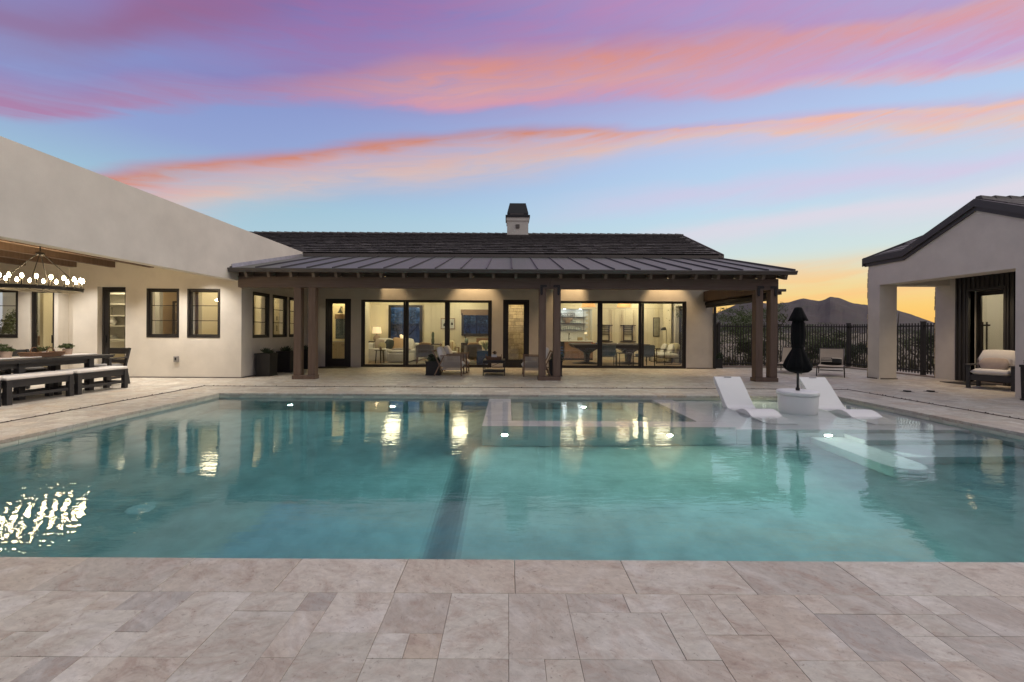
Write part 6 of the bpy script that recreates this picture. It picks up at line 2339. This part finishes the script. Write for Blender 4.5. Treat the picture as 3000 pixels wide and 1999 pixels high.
def cue_rack(cx_, label):
    t = thing('cue_rack', label, 'rack', (cx_, 19.95, 1.2), 0, 'cue racks on the game room wall')
    m = MB()
    frame(m, 'y', 19.93, 19.985, cx_ - .22, cx_ + .22, .90, 1.66, .04, .05, .03)
    m.box(cx_ - .36, cx_ + .36, 19.90, 19.985, .855, .8995)
    m.box(cx_ - .36, cx_ - .221, 19.93, 19.985, 1.62, 1.655)
    m.box(cx_ + .221, cx_ + .36, 19.93, 19.985, 1.62, 1.655)
    m.build('rack_frame', DARKW, t)
    for z in (1.22, 1.33, 1.44, 1.55):
        MB().box(cx_ - .178, cx_ + .178, 19.93, 19.985, z, z + .022).build('rack_shelf', DARKW, t)
    for xx in (-.32, -.245, .245, .32):
        o = MB().tube([(cx_ + xx, 19.92, .90), (cx_ + xx, 19.94, 1.5), (cx_ + xx, 19.955, 2.36)], [.013, .010, .006], 6).build('cue', WALN, None)
        tag(o, 'billiard cue standing in the %s wall rack' % ('full' if cx_ < 5 else 'empty shelved'), 'cue', 'cues in the %s rack' % ('first' if cx_ < 5 else 'second'))
cue_rack(4.53, 'dark wall rack with cues, partly behind the black door stile')
cue_rack(5.62, 'dark wall rack with cues in the middle of the game room wall')
bt = thing('pool_table', 'black billiard table with an angled pedestal base', 'billiard table', (4.15, 17.75, 0))
MB().hexa([(2.75, 17.2, .66), (5.55, 17.2, .66), (5.55, 18.4, .66), (2.75, 18.4, .66)], [(2.62, 17.05, .80), (5.70, 17.05, .80), (5.70, 18.5, .80), (2.62, 18.5, .80)]).build('table_body', BLACKM, bt, bevel=.01)
m = MB()
for q in ((2.62, 5.70, 17.05, 17.17), (2.62, 5.70, 18.38, 18.5), (2.62, 2.74, 17.171, 18.379), (5.58, 5.70, 17.171, 18.379)):
    m.box(*q, .801, .85)
m.build('cushion_rail', mat('grey_oak_rail', (.17, .15, .13), .5), bt, bevel=.006)
MB().box(2.741, 5.579, 17.171, 18.379, .801, .825).build('cloth', GREYT, bt)
for x in (3.30, 5.02):
    m = MB()
    m.hexa([(x - .60, 17.45, .012), (x + .60, 17.45, .012), (x + .60, 18.15, .012), (x - .60, 18.15, .012)], [(x - .16, 17.6, .09), (x + .16, 17.6, .09), (x + .16, 18.0, .09), (x - .16, 18.0, .09)])
    m.hexa([(x - .07, 17.62, .09), (x + .07, 17.62, .09), (x + .07, 17.98, .09), (x - .07, 17.98, .09)], [(x - .09, 17.58, .44), (x + .09, 17.58, .44), (x + .09, 18.02, .44), (x - .09, 18.02, .44)])
    m.hexa([(x - .09, 17.58, .44), (x + .09, 17.58, .44), (x + .09, 18.02, .44), (x - .09, 18.02, .44)], [(x - .42, 17.5, .659), (x + .42, 17.5, .659), (x + .42, 18.1, .659), (x - .42, 18.1, .659)])
    m.build('pedestal', BLACKM, bt)
for k, (x, c_) in enumerate(((3.5, (.55, .08, .05)), (3.56, (.6, .4, .05)), (3.6, (.5, .1, .1)), (3.68, (.05, .1, .3)), (4.55, (.8, .8, .75)))):
    o = MB().sphere((x, 17.7, .854), .028, 10).build('billiard_ball', mat('ball_%d' % k, c_, .15), None, smooth=True)
    tag(o, 'white cue ball alone on the billiard table' if k == 4 else 'coloured billiard ball in the cluster on the billiard table', 'ball', None if k == 4 else 'coloured billiard balls')
def tchair(x, y, rz, label, src=None):
    if src:
        return dup(src, (x, y, 0), rz, label)
    t = thing('teal_chair', label, 'chair', (x, y, 0), rz, 'teal chairs behind the glass doors')
    kw = dict(local=True)     # faces +Y
    MB().hexa([(-.27, -.25, .42), (.27, -.25, .42), (.27, -.21, .42), (-.27, -.21, .42)], [(-.29, -.33, .82), (.29, -.33, .82), (.29, -.29, .82), (-.29, -.29, .82)]).build('backrest', TEAL, t, bevel=.012, **kw)
    MB().pillow((0, .02, .44), .54, .54, .10, pw=.2).build('seat', TEAL, t, smooth=True, **kw)
    for sx in (-.29, .29):
        MB().bar((sx, -.27, .012), (sx, -.27, .62), .028).build('leg', BLACKM, t, **kw)
        MB().bar((sx, .27, .012), (sx, .27, .62), .028).build('leg', BLACKM, t, **kw)
        MB().bar((sx, -.28, .634), (sx, .28, .634), .035, .024).bar((sx, -.25, .38), (sx, .25, .38), .022).build('armrest', BLACKM, t, **kw)
    MB().bar((-.27, -.25, .38), (.27, -.25, .38), .022).bar((-.27, .25, .38), (.27, .25, .38), .022).build('seat_frame', BLACKM, t, **kw)
    return t
tcx = tchair(3.86, 16.55, R(-6), 'teal leather chair with a black frame behind the first door stile of the game room')
tchair(5.28, 16.55, R(14), 'teal leather chair with a black frame behind the second door stile of the game room', tcx)
t = thing('accent_table', 'small dark square table between the two teal chairs', 'table', (4.55, 16.6, 0))
MB().box(4.28, 4.80, 16.38, 16.84, .50, .53).build('table_top', DARKW, t)
for x in (4.30, 4.78):
    for y in (16.40, 16.82):
        MB().box(x - .012, x + .012, y - .012, y + .012, .012, .499).build('leg', BLACKM, t)
MB().box(4.32, 4.76, 16.42, 16.80, .10, .115).build('shelf', BLACKM, t)
o = MB().hexa([(4.46, 16.52, .531), (4.66, 16.52, .531), (4.66, 16.68, .531), (4.46, 16.68, .531)], [(4.50, 16.55, .66), (4.62, 16.55, .66), (4.62, 16.65, .66), (4.50, 16.65, .66)]).build('ornament_box', BLACKM, None)
tag(o, 'dark ornament box on the small square table between the teal chairs', 'ornament')
for k, (x, lb) in enumerate(((3.34, 'woven cone pendant lamp above the billiard table, closer to the bar'), (4.82, 'woven cone pendant lamp above the billiard table, closer to the wall of cues'))):
    t = thing('pendant_lamp', lb, 'pendant lamp', (x, 17.7, 3.09), 0, 'woven pendant lamps over the billiard table')
    MB().lathe([(.30, 2.36), (.17, 2.76), (.165, 2.76), (.29, 2.37)], (x, 17.7, 0), 28).build('lamp_shade', BURLAP, t)
    MB().tube([(x, 17.7, 2.76), (x, 17.7, 3.09)], .008, 6).build('cord', BLACKM, t)
    lamp('pendant_glow', 'POINT', (x, 17.7, 2.42), 9, (1, .66, .32), t, .06)
def fchair(x, y, rz, label, src=None):
    if src:
        return dup(src, (x, y, 0), rz, label)
    t = thing('iron_armchair', label, 'armchair', (x, y, 0), rz, 'iron framed armchairs in the game room')
    kw = dict(local=True)     # faces -X
    for sy in (-.33, .33):
        MB().bar((-.34, sy, .012), (-.34, sy, .60), .022).build('leg', BLACKM, t, **kw)
        MB().bar((.34, sy, .012), (.34, sy, .60), .022).build('leg', BLACKM, t, **kw)
        MB().bar((-.36, sy, .61), (.36, sy, .61), .04, .02).bar((-.33, sy, .28), (.33, sy, .28), .02).bar((-.33, sy, .04), (.33, sy, .04), .02).build('armrest', BLACKM, t, **kw)
    MB().bar((-.34, -.32, .28), (-.34, .32, .28), .02).bar((.34, -.32, .28), (.34, .32, .28), .02).build('seat_frame', BLACKM, t, **kw)
    MB().pillow((-.02, 0, .38), .74, .62, .19, pw=.2).build('seat_cushion', CUSH, t, smooth=True, **kw)
    MB().pillow((.28, 0, .66), .17, .62, .46, Matrix.Rotation(R(14), 3, 'Y')).build('back_cushion', OLV, t, smooth=True, **kw)
    MB().pillow((.13, .06, .64), .12, .44, .40, Matrix.Rotation(R(20), 3, 'Y')).build('pillow', CUSH, t, smooth=True, **kw)
    return t
fc = fchair(6.62, 17.6, R(8), 'iron framed armchair with cream cushions, closest to the glass door')
fchair(6.70, 18.6, R(2), 'iron framed armchair with cream cushions, beside the wooden stool', fc)
t = thing('stool', 'three legged wooden stool in the corner of the game room', 'stool', (6.45, 19.3, 0))
MB().lathe([(.15, .70), (.18, .72), (.18, .745), (.16, .755)], (6.45, 19.3, 0), 18).build('seat', DARKW, t)
for k in range(3):
    a = R(200 + 120 * k)
    MB().bar((6.45 + .11 * math.cos(a), 19.3 + .11 * math.sin(a), .70), (6.45 + .24 * math.cos(a), 19.3 + .24 * math.sin(a), .012), .035).build('leg', DARKW, t)
MB().lathe([(.155, .25), (.165, .26), (.155, .27)], (6.45, 19.3, 0), 18).build('ring', DARKW, t)
t = thing('floor_lamp', 'black floor lamp with a dome head behind the iron armchairs', 'lamp', (7.0, 18.2, 0))
MB().tube([(7.02, 18.9, .012), (7.02, 18.9, 1.46), (6.98, 18.9, 1.54), (6.90, 18.9, 1.54)], .012, 8).lathe([(.13, 0), (.13, .02)], (7.02, 18.9, .012), 14).build('stand', BLACKM, t)
MB().lathe([(.12, 0), (.115, .05), (.07, .11), (.02, .13)], (6.90, 18.9, 1.42), 16).build('lamp_head', BLACKM, t, smooth=True)
cw = thing('curtain', 'pale linen curtain hanging in the corner of the game room', 'curtain', (7.15, 19.3, 0))
m = MB()
n_ = 30
for i in range(n_ + 1):
    y = 18.75 + .95 * i / n_
    x = 7.17 + .04 * math.sin(i * 1.35)
    m.v += [(x, y, .03), (x, y, 2.9), (x + .008, y, .03), (x + .008, y, 2.9)]
for i in range(n_):
    o = i * 4
    m.f += [(o, o + 1, o + 5, o + 4), (o + 2, o + 6, o + 7, o + 3)]
m.build('cloth', mat('curtain_linen', (.70, .64, .50), .9), cw, smooth=True)
o = window(house, 'x', HX1, -1, 17.32, 18.58, .02, 2.44, 0, w=.06, name='side_window')
o = thing('wall_picture', 'tall narrow framed picture on the wall beside the curtain', 'picture', (6.95, 19.98, 1.5))
MB().box(6.80, 7.10, 19.965, 19.99, 1.12, 2.02).build('picture_frame', DARKW, o)
MB().box(6.83, 7.07, 19.960, 19.9645, 1.15, 1.99).build('print', mat('grey_print', (.28, .27, .22), .8, var=.3, vscale=5), o)

# ---- rooms of the dining wing
c = thing('shelf_unit', 'built-in shelves with drawers behind the narrow wing door', 'shelves', (-11.9, 13.4, 0))
MB().box(-13.0, -11.0, 13.46, 13.59, 1.0, 2.9).build('back_panel', mat('greige_panel', (.36, .35, .32), .8), c)
for z in (1.0, 1.42, 1.74, 2.10, 2.42):
    MB().box(-12.9, -11.75, 13.20, 13.459, z, z + .035).build('shelf_board', CABW, c)
MB().box(-11.75, -11.68, 13.18, 13.459, 1.0, 2.9).build('side_panel', mat('taupe_panel', (.16, .14, .13), .7), c)
MB().box(-13.0, -11.0, 13.05, 13.59, .60, .94).build('counter_box', CABW, c)
MB().box(-13.0, -10.98, 13.02, 13.59, .945, .985).build('counter', STONEW, c)
MB().box(-13.0, -11.0, 13.05, 13.59, .012, .598).build('cabinet_body', CAB, c)
for z in (.30, .74):
    for x in (-12.6, -11.75):
        MB().box(x - .1, x + .1, 13.02, 13.049, z, z + .014).build('handle', BLACKM, c)
o = MB().lathe([(.05, 0), (.10, .07), (.11, .13), (.06, .21), (.07, .27)], (-12.35, 13.32, 1.457), 16).build('vase', WHITEP, None, smooth=True)
tag(o, 'white two-bellied vase on the built-in shelf', 'vase')
o = MB().lathe([(.05, 0), (.05, .01), (.008, .02), (.008, .22), (.02, .24)], (-12.37, 13.32, 1.777), 10).build('candlestick', BLACKM, None)
tag(o, 'thin black candlestick on the built-in shelf', 'candlestick')
for k in range(3):
    o = MB().lathe([(.04, 0), (.09, .02), (.10, .03)], (-12.3, 13.32, 1.037 + k * .032), 16).build('bowl', WHITEP, None)
    tag(o, 'white bowl in the stack on the lowest built-in shelf', 'bowl', 'stacked white bowls')
o = thing('wall_sconce', 'wall sconce with a white cylinder shade behind the first square window', 'lamp', (-11.53, 13.9, 1.9))
MB().lathe([(.085, 0), (.085, .20)], (-11.53, 14.0, 1.86), 20).build('lamp_shade', emission('sconce_shade', (1, .86, .60), 4.5), o)
MB().tube([(-11.58, 14.0, 1.86), (-11.59, 14.0, 1.20)], .010, 6).tube([(-11.53, 14.0, 2.06), (-11.53, 14.0, 2.10)], .012, 6).build('stem', MATS['amber_tin'], o)
lamp('sconce_glow', 'POINT', (-11.53, 13.85, 1.80), 4, (1, .8, .5), o, .08)
MB().box(-11.66, -11.46, 14.08, 15.9, .012, 3.0).build('wall_panel', mat('peach_panel', (.62, .46, .30), .8), wing)
c = thing('open_cabinet', 'tall dark framed cabinet with pottery behind the first square window', 'cabinet', (-10.7, 14.1, 0))
MB().box(-10.94, -10.89, 13.90, 13.95, .98, 2.26).box(-10.49, -10.44, 13.90, 13.95, .98, 2.26).box(-10.89, -10.49, 13.90, 13.95, 2.21, 2.26).box(-10.89, -10.49, 13.90, 13.95, .98, 1.03).build('frame', DARKW, c)
MB().box(-10.94, -10.44, 14.18, 14.2, .98, 2.26).build('back_panel', MATS['greige_panel'], c)
for z in (1.28, 1.58, 1.90):
    MB().box(-10.89, -10.49, 13.96, 14.179, z, z + .02).build('shelf_board', CABW, c)
MB().box(-10.97, -10.41, 13.88, 14.2, .012, .978).build('cabinet_body', DARKW, c)
rn = random.Random(3)
for z, lvl in ((1.031, 'bottom'), (1.301, 'second'), (1.601, 'third')):
    for x, side in ((-10.79, 'wall'), (-10.60, 'window')):
        mt_ = TERRA if rn.random() < .5 else WHITEP
        o = MB().lathe([(.04, 0), (.075, .04), (.07, .10), (.045, .15)], (x, 14.06, z), 12).build('jar', mt_, None, smooth=True)
        tag(o, '%s jar on the %s shelf of the dark framed cabinet, nearer the %s side' % ('clay' if mt_ is TERRA else 'white', lvl, 'sconce' if side == 'wall' else 'window'), 'jar', 'pottery jars in the dark framed cabinet')
for k in range(2):
    MB().box(-9.0 + k * .0, -8.99, 15.9, 15.99, .3, 2.6).build('panel_joint', CAB, wing)
# upper cabinets seen through the side windows
c = thing('kitchen_cabinet', 'tall cream kitchen cabinet behind the side windows', 'cabinet', (-8.6, 15.5, 0))
MB().box(-8.61, -8.2, 14.5, 15.98, .012, 2.7).build('cabinet_body', CAB, c)
for k in range(3):
    y = 14.52 + k * .49
    for z0, z1 in ((.1, 1.60), (1.62, 2.66)):
        MB().box(-8.199, -8.18, y, y + .47, z0, z1).build('door', CAB, c, bevel=.004)
        d_ = c.children[-1]
        MB().box(-8.179, -8.155, y + .06, y + .075, z0 + .06 if z0 > 1 else z1 - .3, z0 + .2 if z0 > 1 else z1 - .1).build('handle', BLACKM, d_)
# beyond the first porch door
c = thing('drawer_chest', 'white chest of drawers behind the porch door with a wicker basket on it', 'chest', (-13.4, 12.9, 0))
MB().box(-14.4, -12.2, 12.75, 13.15, .012, .84).build('chest_body', CABW, c)
for x in (-14.0, -13.3):
    for z in (.10, .35, .60):
        MB().box(x, x + .62, 12.73, 12.749, z, z + .22).build('drawer', CABW, c, bevel=.004)
        d_ = c.children[-1]
        MB().tube([(x + .31, 12.715, z + .11), (x + .31, 12.729, z + .11)], .012, 8).build('knob', BLACKM, d_)
o = MB().box(-14.1, -13.32, 12.78, 13.1, .842, 1.12).build('basket', mat('pale_wicker', (.42, .27, .19), .8, var=.3, vscale=30, bump=.8, bscale=60), None, bevel=.02)
tag(o, 'pale wicker basket on the white chest of drawers', 'basket')
o = MB().box(-14.4, -13.0, 13.42, 13.47, 1.0, 1.95).build('dark_screen', mat('screen_grey', (.045, .042, .044), .4), None)
tag(o, 'dark grey wall screen above the wicker basket', 'screen')
MB().box(-16, -12.16, 13.5, 13.6, .012, 3.1).build('interior_wall', WHITEW, wing)
potted(-14.6, 12.7, .012, .18, .9, 'leafy indoor tree behind the large porch window', TERRA, HERB, .35, .9, 900, 19, lsize=.05)

# trees behind the house, seen through the rear windows
desert_tree(-6.6, 25.5, 3.0, 3.2, 'dark tree behind the house, seen through the tall rear window', 61, .7)
desert_tree(-2.2, 25.0, 3.1, 4.2, 'dark tree behind the house, seen through the living room window', 62, .9)
desert_tree(-.2, 26.5, 3.0, 3.4, 'second dark tree behind the house, beside the first in the living room window', 63, .7)
